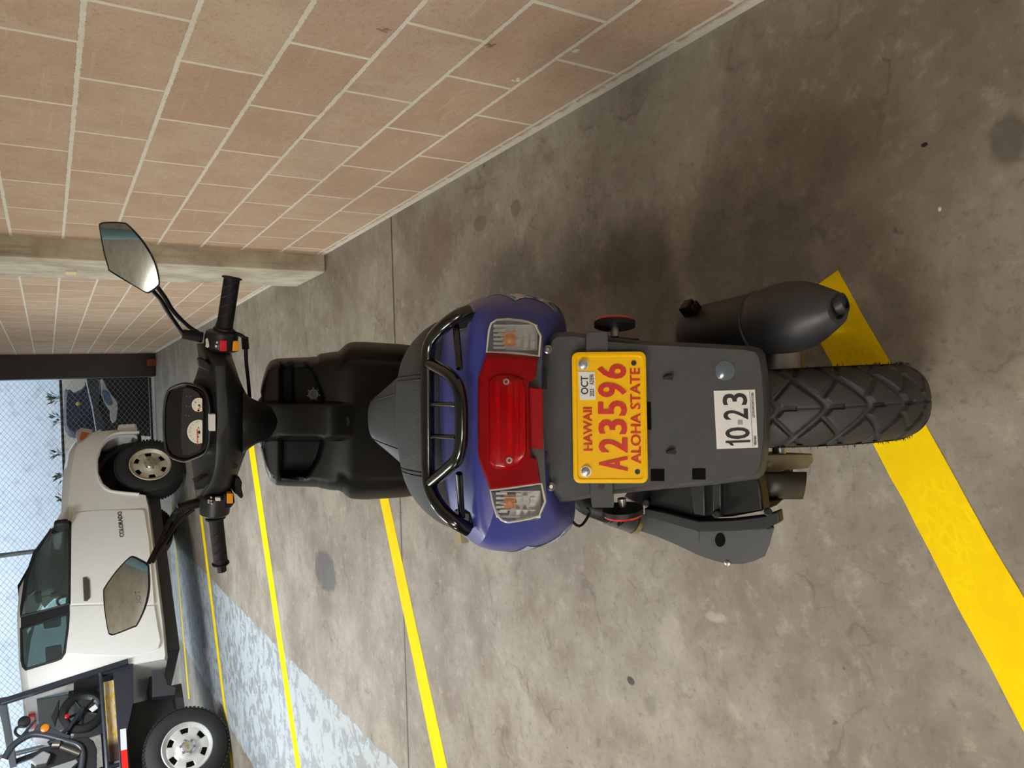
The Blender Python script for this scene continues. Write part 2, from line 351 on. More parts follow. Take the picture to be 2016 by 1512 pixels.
# concrete pier against the block wall (board-marked)
M_PIER = concrete_mat('pier_concrete', (164, 152, 130), (206, 200, 180), 5, True)
pier = slab('pillar', .735, XW+.02, 4.07, 4.63, 0, 2.75, M_PIER, bevel=.006)
slab('pillar_steel', .5, XW+.1, 11.85, 12.15, 0, 2.75, M_DARKST, bevel=.01)
tg = MB().box(onp(140, 537, (.733, 0, 0), (1, 0, 0)), (.006, .1, .05)); tag(tg.build('conduit_plate', mat('pale_yellow', (226, 208, 150), .5), None, bevel=.002), 'small pale yellow plate on the light side of the concrete pier', 'plate')
p = V((.70, 11.8, .05)); tag(MB().box(p, (.1, .08, .13)).build('rusty_block', mat('rust', (128, 66, 40), .8, var=.4, bump=.4), None, bevel=.008), 'small rust-brown block at the foot of the block wall by the dark post', 'block')

# floor markings: thin coats of paint
M_YEL = yellow_paint()
def stripe(name, pts, label, h=.0014, m=None, cat='floor marking', group=None, jag=0.0, z0=.0007):
    rnd = random.Random(len(label)); P = []
    for i, a in enumerate(pts):
        b = pts[(i+1) % len(pts)]; a, b = V(a), V(b); n = max(1, int((b-a).length/.05)) if jag else 1
        for k in range(n):
            q = a+(b-a)*k/n; j = jag if k else 0; P.append((q.x+rnd.uniform(-j, j), q.y+rnd.uniform(-j, j), z0))
    mb = MB(); n = len(P); mb.v = P+[(x, y, h) for x, y, z in P]
    mb.f = [tuple(range(n))[::-1], tuple(range(n, 2*n))]+[(i, (i+1) % n, n+(i+1) % n, n+i) for i in range(n)]
    return tag(mb.build(name, m or M_YEL, None, smooth=0), label, cat, group)
def ext(a, b, k0, k1): a, b = V(a), V(b); return a+(b-a)*k0, a+(b-a)*k1
def line(name, l0, l1, r0, r1, k0, k1, label, h=.0012):
    a, b = ext(G(*l0), G(*l1), k0, k1); c, d = ext(G(*r0), G(*r1), k0, k1)
    return stripe(name, [a, b, d, c], label, h, group='yellow parking lines')
stripe('painted_walkway', [(-1.75, .2), (-1.75, 5), (-1.73, 11.0), (-2.95, 11.0), (-3.0, 6.5), (-3.02, .2)], 'worn pale grey painted walkway band crossing the concrete floor left of the scooter', .0005, worn_paint(), jag=.012, z0=.0002)
u0, u1 = V((.217, .904)), V((-.38, .599)); l0, l1 = V((.170, .999)), V((-.601, .611))
a, b = ext(u0, u1, 0, 3.2); c, d = ext(l0, l1, 0, 2.4)
stripe('parking_line', [a, b, d, c], 'broad near yellow parking line running under the scooter rear tyre', .0012, group='yellow parking lines', jag=.0016)
line('parking_line', (747, 977), (858, 1512), (764, 977), (881, 1512), -.2, 2.2, 'yellow parking line beside the scooter seat, crossing the floor joint')
line('parking_line', (488, 870), (583.5, 1512), (499, 870), (592.5, 1512), -.1, 2.2, 'yellow parking line leading off below the left handlebar grip, second behind the scooter')
line('parking_line', (393, 1010), (455, 1512), (397.5, 1010), (459, 1512), -.25, 1.6, 'yellow parking line passing against the pickup rear tyre')
line('parking_line', (352, 1160), (371, 1376), (354, 1160), (373.5, 1376), -.9, 1.0, 'farthest yellow parking line, under the pickup truck')

# ceiling strip lights (overhead, outside the picture)
M_TUBE = NT('lamp_tube'); M_TUBE.b.inputs['Emission Color'].default_value = (1, .93, .82, 1); M_TUBE.b.inputs['Emission Strength'].default_value = 10; M_TUBE = M_TUBE.m
def strip_light(x, y, power, label, ang=0.0, col=(1, .955, .89), up=.7):
    e = empty('strip_light', (x, y, 2.45), label, 'ceiling light', rz=ang, group='ceiling strip lights')
    MB().box((0, 0, .03), (.07, 1.24, .03)).build('housing', M_TRUCK, e, bevel=.006)
    for s in (-.5, .5): MB().tube([(0, s, .045), (0, s, .30)], .005, 8).build('hanger', M_STEEL, e)
    for s in (-1, 1): MB().tube([(.04*s, -.58, .0), (.04*s, .58, .0)], .013, 10).build('lamp_tube', M_TUBE, e)
    for k, (dz, en) in enumerate(((-.02, power), (.06, power*up))):
        L = bpy.data.lights.new('lamp', 'AREA'); L.shape = 'RECTANGLE'; L.size = .16; L.size_y = 1.2; L.energy = en; L.color = col
        o = bpy.data.objects.new('lamp', L); COL.objects.link(o); o.parent = e; o.location = (0, 0, dz); o.rotation_euler = (math.pi*k, 0, 0)
    return e
COOL = (.86, .94, 1)
strip_light(-2.0, -.4, 46, 'ceiling strip light over the walkway, nearest the scooter')
strip_light(-2.0, 2.8, 35, 'ceiling strip light over the walkway, second from the scooter')
strip_light(-2.0, 6.1, 90, 'ceiling strip light over the walkway, in front of the pickup', col=COOL)
strip_light(-5.2, 1.6, 44, 'ceiling strip light left of the walkway')
strip_light(-1.6, -3.4, 14, 'ceiling strip light behind the viewpoint', up=16, col=(1, .98, .95))
strip_light(-4.6, 9.4, 60, 'ceiling strip light above the pickup', col=COOL)
# overhead pipe and beam behind the viewpoint, seen only in the mirrors
tag(MB().tube([(.42, -4.95, 2.5), (.42, .4, 2.5)], .10, 16).build('overhead_pipe', mat('blue_pipe_paint', (128, 182, 214), .4), None), 'light blue pipe under the ceiling, seen in the right mirror', 'pipe')
slab('ceiling_beam', -11, XW, -5.6, -5.1, 2.3, 2.75, M_CEIL)

# ------------------------------------------------------------------ the scooter
SO = V((-.042, .876, .0018))
SC = empty('motor_scooter', SO, 'dark blue and black motor scooter with yellow licence plate, parked in the foreground', 'scooter')
def pl(x, y, ly): return atY(x, y, ly+SO.y)-SO
def pz(x, y, z): return G(x, y, z)-SO
def pp(x, y, P, N): return onp(x, y, V(P)+SO, N)-SO
def off(pts, v): return [V(p)+V(v) for p in pts]
def part(mb, name, m, parent=SC, label=None, **k):
    if k.pop('split', False):
        for q in split_pieces(mb): o = q.build(name, m, parent, **k)
        return o
    o = mb.build(name, m, parent, **k)
    if label: o['label'] = label
    return o

# --- tyres
def tyre_mesh(mb, R, hw, period, depth):
    NU, rows = 1120, []
    prof = [(-.045, .165, 0), (-.056, .19, 0), (-.0605, .205, 0)]
    A = [math.radians(a) for a in np.linspace(-86, 86, 87)]
    for i in range(NU):
        th = i*math.tau/NU; u = th*R; row = []
        cy, cz = math.cos(th), math.sin(th)
        def P(x, r): return (x, r*cy, R+r*cz)
        for x, r, _ in prof: row.append(P(x*hw/.061, r))
        for a in A:
            x = hw*math.sin(a); r = R-.052*(1-math.cos(a))**1.15; t = abs(math.sin(a))
            sd = 1 if x > 0 else -1
            k1 = u+.078*math.sqrt(t*t+.014)
            d1 = abs((k1+period/2) % period-period/2)*.72
            k2 = u-.058*t+.030
            d2 = abs((k2+period/2) % period-period/2)*.72
            g = max(0, 1-(d1/.0064)**2)**.7 if t < .97 else 0
            if .2 < t < .93: g = max(g, .9*max(0, 1-(d2/.0044)**2)**.7)
            ph = (u/period+.18) % 1
            if abs(x) < .0022 and ph < .42: g = max(g, .8)
            if abs(x) < .0008: g = max(g, .15)
            row.append(P(x, r-depth*g))
        for x, r, _ in prof[::-1]: row.append(P(-x*hw/.061, r))
        rows.append(row)
    mb.grid(rows, closed_u=True)
def rim(mb, R):
    mb.lathe((-.05, 0, R), (1, 0, 0), [(0, .150), (0, .168), (.006, .172), (.012, .166), (.03, .15), (.07, .15), (.088, .166), (.094, .172), (.1, .168), (.1, .150), (.08, .142), (.02, .142)], 48, cap=False)
    mb.lathe((-.045, 0, R), (1, 0, 0), [(0, .03), (0, .045), (.09, .045), (.09, .03)], 24)
    for k in range(5):
        a = k*math.tau/5; d = V((0, math.cos(a), math.sin(a))); mb.box(V((0, 0, R))+d*.095, (.045, .11, .026), X=(1, 0, 0), Y=d, Z=d.cross(V((1, 0, 0))))
RW = .243
t_mb = MB(); tyre_mesh(t_mb, RW, .061, math.tau*RW/22, .0075)
wheel = part(t_mb, 'rear_tyre', M_TYRE, smooth=50, weld=True)
r_mb = MB(); rim(r_mb, RW); rear_rim = part(r_mb, 'rear_rim', mat('black_rim', (30, 30, 31), .4, .3), wheel)
rnd = random.Random(3); nb = MB()
for k in range(230):
    th = math.radians(rnd.uniform(125, 285)); sd = rnd.choice((-1, 1, 1, -1)); a = math.radians(rnd.uniform(66, 84))*sd
    x = .061*math.sin(a); r = RW-.052*(1-math.cos(a))**1.15; n = V((math.sin(a), math.cos(a)*math.cos(th), math.cos(a)*math.sin(th)))
    p = V((x, r*math.cos(th), RW+r*math.sin(th))); n = (n+V((0, rnd.uniform(-.7, .7), rnd.uniform(-.7, .7)))*.6).normalized()
    nb.tube([p-n*.001, p+n*rnd.uniform(.003, .006)], [.0006, .0003], 4)
o = part(nb, 'rubber_nubs', M_TYRE, wheel, smooth=0); o['kind'] = 'stuff'
front = wheel.copy(); COL.objects.link(front); front.name = 'front_tyre'; front.location = (0, 1.27, 0); front.rotation_euler = (0, 0, -.245)
fr = rear_rim.copy(); COL.objects.link(fr); fr.name = 'front_rim'; fr.parent = front
mb = MB()
for s in (-1, 1): mb.tube([(.075*s, 1.27, RW), (.075*s, 1.21, .36), (.07*s, 1.12, .6)], .017, 12)
mb.tube([(-.08, 1.12, .6), (.08, 1.12, .6)], .02, 12); mb.tube([(0, 1.12, .6), (0, .95, .93)], .022, 12); mb.tube([(-.085, 1.27, RW), (.085, 1.27, RW)], .01, 10)
part(mb, 'front_fork', M_BLK)
mb = MB(); rows = []
for i in range(21):
    a = math.radians(20+i*7.5); rows.append([V((.07*math.sin(b), 1.27+(RW+.035-.03*(1-math.cos(b)))*math.cos(a), RW+(RW+.035-.03*(1-math.cos(b)))*math.sin(a))) for b in np.linspace(-1.5, 1.5, 9)])
mb.grid(rows); part(mb, 'front_mudguard', M_BLUE, solid=.004)

# --- tail body shell (blue)
def half_loft(mb, secs, cap=True):
    rings = []
    for y, pts in secs:
        pts = [(x, yy+y, z) for x, yy, z in [(q[0], q[2] if len(q) > 2 else 0, q[1]) for q in pts]]
        rings.append(pts+[(-x, yy, z) for x, yy, z in pts[::-1] if x > 1e-6])
    return mb.loft(rings, cap)
tail = MB()
half_loft(tail, [
 (.42, [(0, .72), (.06, .72), (.12, .70), (.15, .62), (.155, .5), (.14, .40), (.10, .36), (0, .36)]),
 (.26, [(0, .82), (.09, .815), (.145, .79), (.172, .73), (.174, .66), (.16, .60), (.13, .56), (0, .56)]),
 (.13, [(0, .862), (.10, .858), (.164, .838), (.188, .785), (.189, .710), (.178, .655), (.15, .635), (0, .63)]),
 (.075, [(0, .870), (.10, .868), (.170, .844), (.1935, .795), (.195, .712), (.182, .664), (.148, .65), (0, .65)]),
 (.035, [(0, .874), (.098, .873), (.170, .852), (.190, .80), (.189, .728), (.172, .678), (.138, .668), (0, .68)]),
 (-.002, [(0, .876), (.094, .876), (.160, .866), (.172, .820), (.170, .765), (.152, .722), (.12, .716), (0, .75)]),
 (-.030, [(0, .878), (.09, .879), (.141, .871), (.152, .834, -.008), (.150, .80, -.02), (.138, .775, -.026), (.11, .785, -.026), (0, .80, -.02)]),
])
body = part(tail, 'tail_body', M_BLUE, sub=2, smooth=60)
def crease(o, n, rings=(), lines=()):
    me = o.data; at = me.attributes.new('crease_edge', 'FLOAT', 'EDGE'); rg = dict(rings); ln = {}
    for j, v in lines: ln[j] = v; ln[(n-j) % n] = v
    for e in me.edges:
        a, b = e.vertices; ra, rb, ja, jb = a//n, b//n, a % n, b % n
        if ra == rb and ra in rg: at.data[e.index].value = rg[ra]
        elif ra != rb and ja == jb and ja in ln: at.data[e.index].value = ln[ja]
crease(body, 14, [], [(2, .35)])

# --- tail lamp: polygons measured on the sloping lamp face
LP, LN = V((0, -.052, .84)), V((0, -.84, .54))
def lamp(px, d=0.0): return [pp(x, y, LP-LN.normalized()*-d, LN) for x, y in px]
def lens(mb, px, h0, h1, ins=.9):
    A = lamp(px); c = sum(A, V())/len(A); n = LN.normalized()
    def r(s, h): return [c+(p-c)*s+n*h for p in A]
    mb.loft([r(.985, -.03), r(1, h0), r((1+ins)/2, h0+(h1-h0)*.75), r(ins, h1)])
def densify(px, n=3, rd=0):
    out = []
    for i, a in enumerate(px):
        b = px[(i+1) % len(px)]; out += [(a[0]+(b[0]-a[0])*k/n, a[1]+(b[1]-a[1])*k/n) for k in range(n)]
    return out
clrR = [(958, 693), (963, 650), (967, 637), (978, 630), (1000, 628.5), (1025, 631), (1040, 634), (1053, 640), (1064.5, 662), (1061, 701), (1030, 697), (1000, 694)]
clrL = [(965, 965), (1000, 961), (1040, 955), (1066, 952), (1073, 987), (1061, 1015), (1045, 1020), (1020, 1025), (1000, 1028), (988, 1024), (978, 1013), (971, 992)]
redc = [(958, 695), (1000, 696), (1060, 702.5), (1055, 742), (1042, 747), (1044, 825), (1046, 903), (1058, 907), (1065, 951), (1000, 960), (964.5, 963), (957, 944), (947, 918), (941, 898), (940, 820), (941, 745), (947, 724)]
tl_ = MB(); A = lamp([(940, 700), (962, 640), (980, 624), (1055, 632), (1070, 662), (1065, 745), (1072, 905), (1076, 990), (1062, 1022), (990, 1034), (968, 1000), (944, 925)], -.028)
tl_.prism(A, LN.normalized()*-.05); lampbody = part(tl_, 'tail_lamp', mat('lamp_housing', (60, 58, 58), .4))
mb = MB(); lens(mb, clrR, .002, .008); part(mb, 'signal_lens', M_CLRL, lampbody, 'clear right turn signal lens', smooth=30)
mb = MB(); lens(mb, clrL, .002, .008); part(mb, 'signal_lens', M_CLRL, lampbody, 'clear left turn signal lens', smooth=30)
for px_, sd_ in ((clrR, 'right'), (clrL, 'left')):
    mb = MB(); mb.tube(lamp(px_, .0045), .0017, 8, closed=True); part(mb, 'lens_rim', glassy('milky_lens_edge', (226, 226, 220), .3), lampbody, 'milky edge of the %s signal lens' % sd_)
mb = MB(); lens(mb, redc, .004, .012, .93); part(mb, 'red_lens', M_REDL, lampbody, 'wide red brake lamp lens', smooth=30)
# what shows through the lenses: silver reflector cups, ribs, amber bulbs
def lbox(mb, x0, x1, y0, y1, h0, h1):
    A = [pp(x, y, LP+LN.normalized()*h0, LN) for x, y in ((x0, y0), (x1, y0), (x1, y1), (x0, y1))]; mb.prism(A, LN.normalized()*(h1-h0))
for side, (ya, yb, ys) in {'right': (640, 690, 1), 'left': (965, 1018, -1)}.items():
    mb = MB(); lbox(mb, 972 if ys > 0 else 975, 1058 if ys > 0 else 1064, ya, yb, -.027, -.020)
    for k in range(6):
        yy = ya+(yb-ya)*(k+.5)/6; lbox(mb, 972+(0 if ys > 0 else 5), 995+(0 if ys > 0 else 4), yy-2.3, yy+2.3, -.02, -.008)
    for k in range(3):
        xx = 1016+k*14; lbox(mb, xx, xx+9, ya+4+k*5, ya+20+k*5, -.02, -.010-.002*k); lbox(mb, xx, xx+8, yb-20+k*2, yb-6+k*2, -.02, -.006-.002*k)
    for k in range(5):
        yy = ya+2+(yb-ya-4)*k/4
        if ys < 0: lbox(mb, 985, 1055, yy-.7, yy+.7, -.006, -.003)
    part(mb, 'reflector', M_SILV, lampbody, 'silver reflector of the %s turn signal' % side, smooth=0)
    mb = MB(); c = lamp([(1004, (ya+yb)/2+2*ys)])[0]; n = LN.normalized(); mb.box(c-n*.012, (.018, .012, .016), X=(1, 0, 0), Y=n, Z=n.cross(V((1, 0, 0)))); mb.lathe(c-n*.02, n, [(0, .006), (.004, .008), (.012, .009), (.017, .006), (.019, .002)], 20); part(mb, 'bulb', M_AMBER, lampbody, 'amber bulb of the %s turn signal' % side)
mb = MB()
for x0, x1, h in ((944, 952, -.014), (954, 960, -.018), (963, 972, -.02), (976, 984, -.010), (988, 996, -.016), (1000, 1009, -.008), (1013, 1020, -.018), (1024, 1034, -.014)): lbox(mb, x0, x1, 750, 912, -.027, h)
part(mb, 'brake_reflector', mat('red_tinted_reflector', (255, 170, 120), .25, .9, var=.5, scale=120, bump=.8, bscale=160, bdist=.004), lampbody, 'ribbed reflector behind the red lens', smooth=0)
mb = MB(); lens(mb, [(962, 748), (975, 738), (990, 735), (1015, 737), (1030, 745), (1036, 770), (1037, 830), (1037, 890), (1032, 915), (1018, 925), (995, 926), (975, 922), (964, 912), (962, 830)], .010, .017, .9); part(mb, 'lens_boss', M_REDL, lampbody, 'raised oval middle of the red lens')
mb = MB()
for x, y in ((997, 752), (1003, 904)): mb.lathe(lamp([(x, y)])[0]+LN.normalized()*.014, LN, [(0, .0042), (.004, .0042), (.004, .002), (.002, .0018)], 14)
part(mb, 'lens_screw', M_STEEL, lampbody, split=True)
mb = MB(); A = [pp(x, y, LP+LN.normalized()*-.004, LN) for x, y in ((1040, 762), (1068, 766), (1069, 884), (1041, 881))]; mb.prism(A, LN.normalized()*.008); part(mb, 'red_reflector', mat('red_reflector_plastic', (140, 2, 12), .5, var=.4, scale=300, spec=.15, bump=.6, bscale=900), lampbody, bevel=.001)

# --- rear panel (charcoal mudguard carrying the plate)
FP, FN = V((0, -.083, .699)), -cF
nF = FN.normalized(); dn = -cU
def fp(x, y, h=0.0): return pp(x, y, FP+nF*h, FN)
PO = [(1062, 742), (1075, 700), (1084, 668), (1095, 661), (1130, 660), (1200, 671), (1280, 677.5), (1400, 683), (1470, 687), (1488, 691), (1497, 702), (1503, 740), (1506.5, 800), (1506, 860), (1500, 912), (1495, 928), (1484, 937), (1400, 948.5), (1300, 957), (1210, 966), (1120, 981), (1106, 984), (1092, 972), (1080, 945), (1066, 905)]
P2 = densify(PO, 2)
def prof(h, s, sh=(0, 0, 0)):
    A = [fp(x, y, h) for x, y in P2]; c = sum(A, V())/len(A); return [c+(p-c)*s+V(sh) for p in A]
mb = MB(); mb.loft([prof(-.055, 1.045), prof(-.012, 1.012), prof(-.003, 1.0), prof(0, .984)])
panel = part(mb, 'rear_panel', M_PANEL, smooth=35)
mb = MB()   # slots, hooks and tabs on the panel
for x0, x1, y0, y1 in ((1281, 1308, 923, 947), (1363, 1389, 922, 944)):
    A = [fp(x, y, .0) for x, y in ((x0, y0), (x1, y0), (x1, y1), (x0, y1))]; mb.prism(A, nF*.0008)
A = [fp(x, y) for x, y in ((1273, 791), (1281, 791), (1282, 846), (1274, 846))]; mb.prism(A, nF*.0012)
part(mb, 'panel_slot', M_HOLE, panel, smooth=0, split=True)
for cx, cy in ((1315, 743.5), (1321, 889)):
    mb = MB(); A = [fp(x, y) for x, y in ((cx-10, cy-1), (cx+6, cy-6), (cx+9, cy), (cx+6, cy+5), (cx-9, cy+3))]; mb.prism(A, nF*.007); part(mb, 'hook', M_BLK, panel, smooth=0)
for x0, y0, s in ((1078, 688, 1), (1085, 958, -1)):   # bolts at the panel shoulders
    mb = MB(); mb.lathe(fp(x0, y0, .006), nF, [(0, .006), (.003, .006), (.004, .004), (.002, .0025)], 16); part(mb, 'bolt', M_STEEL, panel)
mb = MB()   # dark gap under the lamp
for q in (((1040, 742), (1074, 742), (1076, 766), (1041, 764)), ((1042, 884), (1076, 884), (1074, 912), (1046, 906)), ((1062, 700), (1078, 700), (1076, 742), (1058, 742)), ((1064, 908), (1080, 908), (1085, 972), (1076, 972))):
    mb.prism([fp(x, y, -.03) for x, y in q], nF*.03)
part(mb, 'lamp_bracket', M_BLK, panel, smooth=0, split=True)
# round clear sticker and paper registration sticker
mb = MB(); c = fp(1427, 729.5, .0006); mb.lathe(c, nF, [(0, .0135), (.0006, .0135), (.0009, .013)], 40); part(mb, 'round_sticker', mat('glossy_film', (84, 96, 106), .12, var=.35, scale=120, coat=1), panel, 'clear glossy round sticker')
SQ = [fp(1405, 769.5), fp(1486, 767), fp(1492, 881), fp(1411, 884)]   # TR, BR, BL, TL as read upright: left edge is the lower one in the picture
mb = MB(); mb.prism(SQ, nF*.0007); stk = part(mb, 'registration_sticker', M_WHITE, SC, 'white sticker reading 10 23', smooth=0)
sTR, sBR, sBL, sTL = SQ
def suv(u, v, h=.001): return sTL+(sTR-sTL)*u+(sBL-sTL)*v+((sBR-sBL)-(sTR-sTL))*u*v+nF*h
sr, su = (sTR-sTL).normalized(), (sTL-sBL).normalized(); sw, sh = (sTR-sTL).length, (sTL-sBL).length
lettering('sticker_numbers', [('0', suv(.26, .52), sr, su, sw*.20, sh*.6, .014), ('2', suv(.585, .50), sr, su, sw*.185, sh*.6, .014), ('3', suv(.845, .50), sr, su, sw*.205, sh*.6, .014)], M_INK, stk, .0002)
mb = MB()
D = lambda a, b: suv(.05+a*.085, .82-b*.6, .0008)
mb.prism([D(.55, 0), D(1, 0), D(1, 1), D(.62, 1), D(.5, .88), D(.0, .78), D(.0, .66), D(.55, .74)], nF*.0004); part(mb, 'sticker_digit', M_INK, stk, smooth=0)
lettering('sticker_small_print', [('Y0L0-805', suv(.12, .94), sr, su, sw*.17, sh*.06, .012)], M_INK, stk, .0002)
lettering('sticker_small_print', [('LGTACA4TCNT1111081', suv(.735, .93), sr, su, sw*.43, sh*.06, .012)], M_INK, stk, .0002)
mb = MB(); mb.prism([suv(.02, .875), suv(.98, .86), suv(.98, .868), suv(.02, .883)], nF*.0003)
part(mb, 'sticker_rule', M_INK, stk, smooth=0)
mb = MB(); c = suv(.445, .6, .0012)
for i in range(-2, 3):
    mb.box(c+(sr+su)*.0015*i*.75, (.0004, .009-abs(i)*.0028, .0002), X=sr+su, Y=sr-su, Z=nF); mb.box(c+(sr-su)*.0015*i*.75, (.0004, .009-abs(i)*.0028, .0002), X=sr-su, Y=sr+su, Z=nF)
part(mb, 'sticker_emblem', M_GREYINK, stk, smooth=0)

# --- licence plate
pTL, pTR, pBR, pBL = fp(1129, 951, .012), fp(1125.5, 693.5, .012), fp(1271, 692, .012), fp(1275.5, 951, .012)
pr_, pu_ = (pTR-pTL).normalized(), (pTL-pBL).normalized(); pn = pr_.cross(pu_).normalized(); PWD, PHT = (pTR-pTL).length, (pTL-pBL).length
def puv(u, v, h=0.0): return pTL+(pTR-pTL)*u+(pBL-pTL)*v+((pBR-pBL)-(pTR-pTL))*u*v+pn*h
def rrect(u0, u1, v0, v1, r, h):
    out = []
    for cu_, cv_, a0 in ((u1-r/PWD, v0+r/PHT, 0), (u0+r/PWD, v0+r/PHT, 90), (u0+r/PWD, v1-r/PHT, 180), (u1-r/PWD, v1-r/PHT, 270)):
        for k in range(5):
            a = math.radians(a0+k*22.5); out.append(puv(cu_+math.cos(a)*r/PWD, cv_-math.sin(a)*r/PHT, h))
    return out
mb = MB(); mb.loft([rrect(0, 1, 0, 1, .009, 0), rrect(0, 1, 0, 1, .009, .0014), rrect(.012, .988, .02, .98, .008, .0026), rrect(.03, .97, .05, .95, .006, .0026), rrect(.04, .96, .068, .932, .005, .0012)])
plate = part(mb, 'licence_plate', M_PLATE, smooth=30, label='yellow licence plate with red embossed characters')
H_ = .0014
lettering('plate_number', [(ch, puv(.078+(.92-.078)*(i+.5)/6, .537, H_), pr_, pu_, PWD*.112, PHT*.385, .022) for i, ch in enumerate('A23596')], M_RED, plate, .0015)
lettering('state_name', [('HAWAII', puv(.412, .2, H_), pr_, pu_, PWD*.33, PHT*.12, .012)], M_RED, plate, .0012)
lettering('state_slogan', [('ALOHA STATE', puv(.511, .845, H_), pr_, pu_, PWD*.73, PHT*.135, .012)], M_RED, plate, .0012)
mb = MB(); mb.prism([puv(.635, .10, H_), puv(.851, .085, H_), puv(.849, .305, H_), puv(.637, .315, H_)], pn*.0006); ms = part(mb, 'month_sticker', M_WHITE, plate, 'white sticker reading OCT 2023', smooth=0)
lettering('sticker_print', [('OCT', puv(.748, .165, H_+.0008), pr_, pu_, PWD*.14, PHT*.10, .016), ('2023', puv(.69, .265, H_+.0008), pr_, pu_, PWD*.055, PHT*.06, .01), ('A23596', puv(.79, .262, H_+.0008), pr_, pu_, PWD*.08, PHT*.06, .01)], M_INK, plate, .0002)
for u, v in ((.903, .15), (.09, .165)):
    mb = MB(); mb.lathe(puv(u, v, .001), pn, [(0, .0075), (.002, .0075), (.002, .0058), (.006, .0056), (.0068, .0045)], 6 if False else 18); part(mb, 'plate_bolt', M_SILV, plate)
mb = MB()
for u, v in ((.913, .835), (.087, .86)): mb.lathe(puv(u, v, .0012), pn, [(0, .0036), (.0006, .0036)], 16)
part(mb, 'plate_hole', M_INK, plate, split=True)
# straps behind the plate with round side reflectors
for q, lab in ((((1153, 700), (1196, 700), (1196, 660), (1194, 653), (1154, 654), (1153, 664)), 'right'), (((1160, 945), (1205, 944), (1208, 990), (1207, 998), (1166, 998), (1164, 990)), 'left')):
    mb = MB(); mb.prism([fp(x, y, .003) for x, y in q], nF*.006); st = part(mb, 'plate_strap', M_PANEL, smooth=0, bevel=.001, label='%s strap behind the licence plate' % lab)
    if lab == 'left':
        mb = MB(); mb.lathe(fp(1184, 957, .0092), nF, [(0, .0045), (.0006, .0045)], 16); part(mb, 'strap_hole', M_INK, st)
for (x, y), s, lab in (((1210, 641), 1, 'right'), ((1226, 1003), -1, 'left')):
    c = fp(x, y, -.012); ax = V((s, .10, -.14)).normalized(); mb = MB()
    mb.lathe(c-ax*.004, ax, [(0, .02), (.002, .0285), (.009, .0285), (.0095, .026)], 36); rf = part(mb, 'side_reflector', M_BLK, label='round %s side reflector' % lab)
    mb = MB(); mb.lathe(c+ax*.0052, ax, [(0, .0275), (.003, .0265), (.0034, .02)], 36); part(mb, 'reflector_lens', M_REDP, rf, 'red reflector face')
    mb = MB(); mb.tube([c-ax*.016, c-ax*.002], .006, 12); part(mb, 'stud', M_STEEL, rf)

# --- seat
seat = MB()
half_loft(seat, [
 (.092, [(0, .835), (.08, .835), (.115, .825), (.12, .812), (.10, .80), (0, .80)]),
 (.105, [(0, .872), (.095, .869), (.142, .846), (.152, .81), (.14, .785), (0, .78)]),
 (.14, [(0, .887), (.105, .883), (.155, .854), (.173, .81), (.160, .775), (0, .77)]),
 (.19, [(0, .884), (.10, .880), (.150, .852), (.173, .805), (.160, .77), (0, .76)]),
 (.265, [(0, .872), (.085, .868), (.132, .842), (.160, .80), (.150, .76), (0, .75)]),
 (.30, [(0, .845), (.07, .842), (.115, .825), (.145, .79), (.140, .75), (0, .74)])])
pil = part(seat, 'passenger_seat', mat('carbon_weave_vinyl', (34, 35, 35), .48, var=.3, scale=700, bump=.9, bscale=900, bdist=.002), sub=2, smooth=60, label='raised rear seat pad in woven-look black vinyl')
mb = MB()
half_loft(mb, [
 (.26, [(0, .818), (.07, .815), (.115, .80), (.14, .775), (.13, .74), (0, .73)]),
 (.36, [(0, .806), (.06, .804), (.10, .79), (.125, .765), (.115, .73), (0, .72)]),
 (.48, [(0, .794), (.05, .792), (.078, .778), (.10, .75), (.09, .72), (0, .715)]),
 (.585, [(0, .782), (.044, .780), (.056, .765), (.068, .74), (.06, .71), (0, .705)]),
 (.655, [(0, .770), (.036, .766), (.044, .752), (.05, .735), (.045, .70), (0, .695)]),
 (.672, [(0, .752), (.022, .75), (.032, .742), (.036, .73), (.03, .705), (0, .70)])])
rid = part(mb, 'rider_seat', mat('plain_grey_vinyl', (58, 61, 61), .5, var=.06, bump=.4, bscale=900), sub=2, smooth=60, label='lower front seat pad in plain grey-black vinyl')
dg = bpy.context.evaluated_depsgraph_get()
def seam(o, xs, ys, name, r=.0009, lift=.0006):
    bpy.context.view_layer.update(); ev = o.evaluated_get(bpy.context.evaluated_depsgraph_get()); pts = []
    for x, y in zip(xs, ys):
        ok, loc, n, _ = ev.ray_cast(V((x, y, 1.2)), V((0, 0, -1)))
        if ok: pts.append(loc+n*lift)
    if len(pts) > 2:
        mb = MB(); mb.tube(pts, r, 6); part(mb, name, M_BLK, o)
for s in (-1, 1):
    for dx in (0, .006): seam(pil, [s*(.070+dx)]*16, np.linspace(.11, .285, 16), 'seam', .0008)
    seam(rid, np.linspace(s*.038, s*.058, 16), np.linspace(.64, .33, 16), 'seam', .0009)
mb = MB(); half_loft(mb, [(.08, [(0, .80), (.10, .80), (.14, .79), (.15, .775), (0, .775)]), (.30, [(0, .76), (.10, .76), (.14, .755), (.145, .735), (0, .735)]), (.64, [(0, .71), (.03, .71), (.045, .705), (.046, .69), (0, .69)])])
part(mb, 'seat_base', M_BLK)

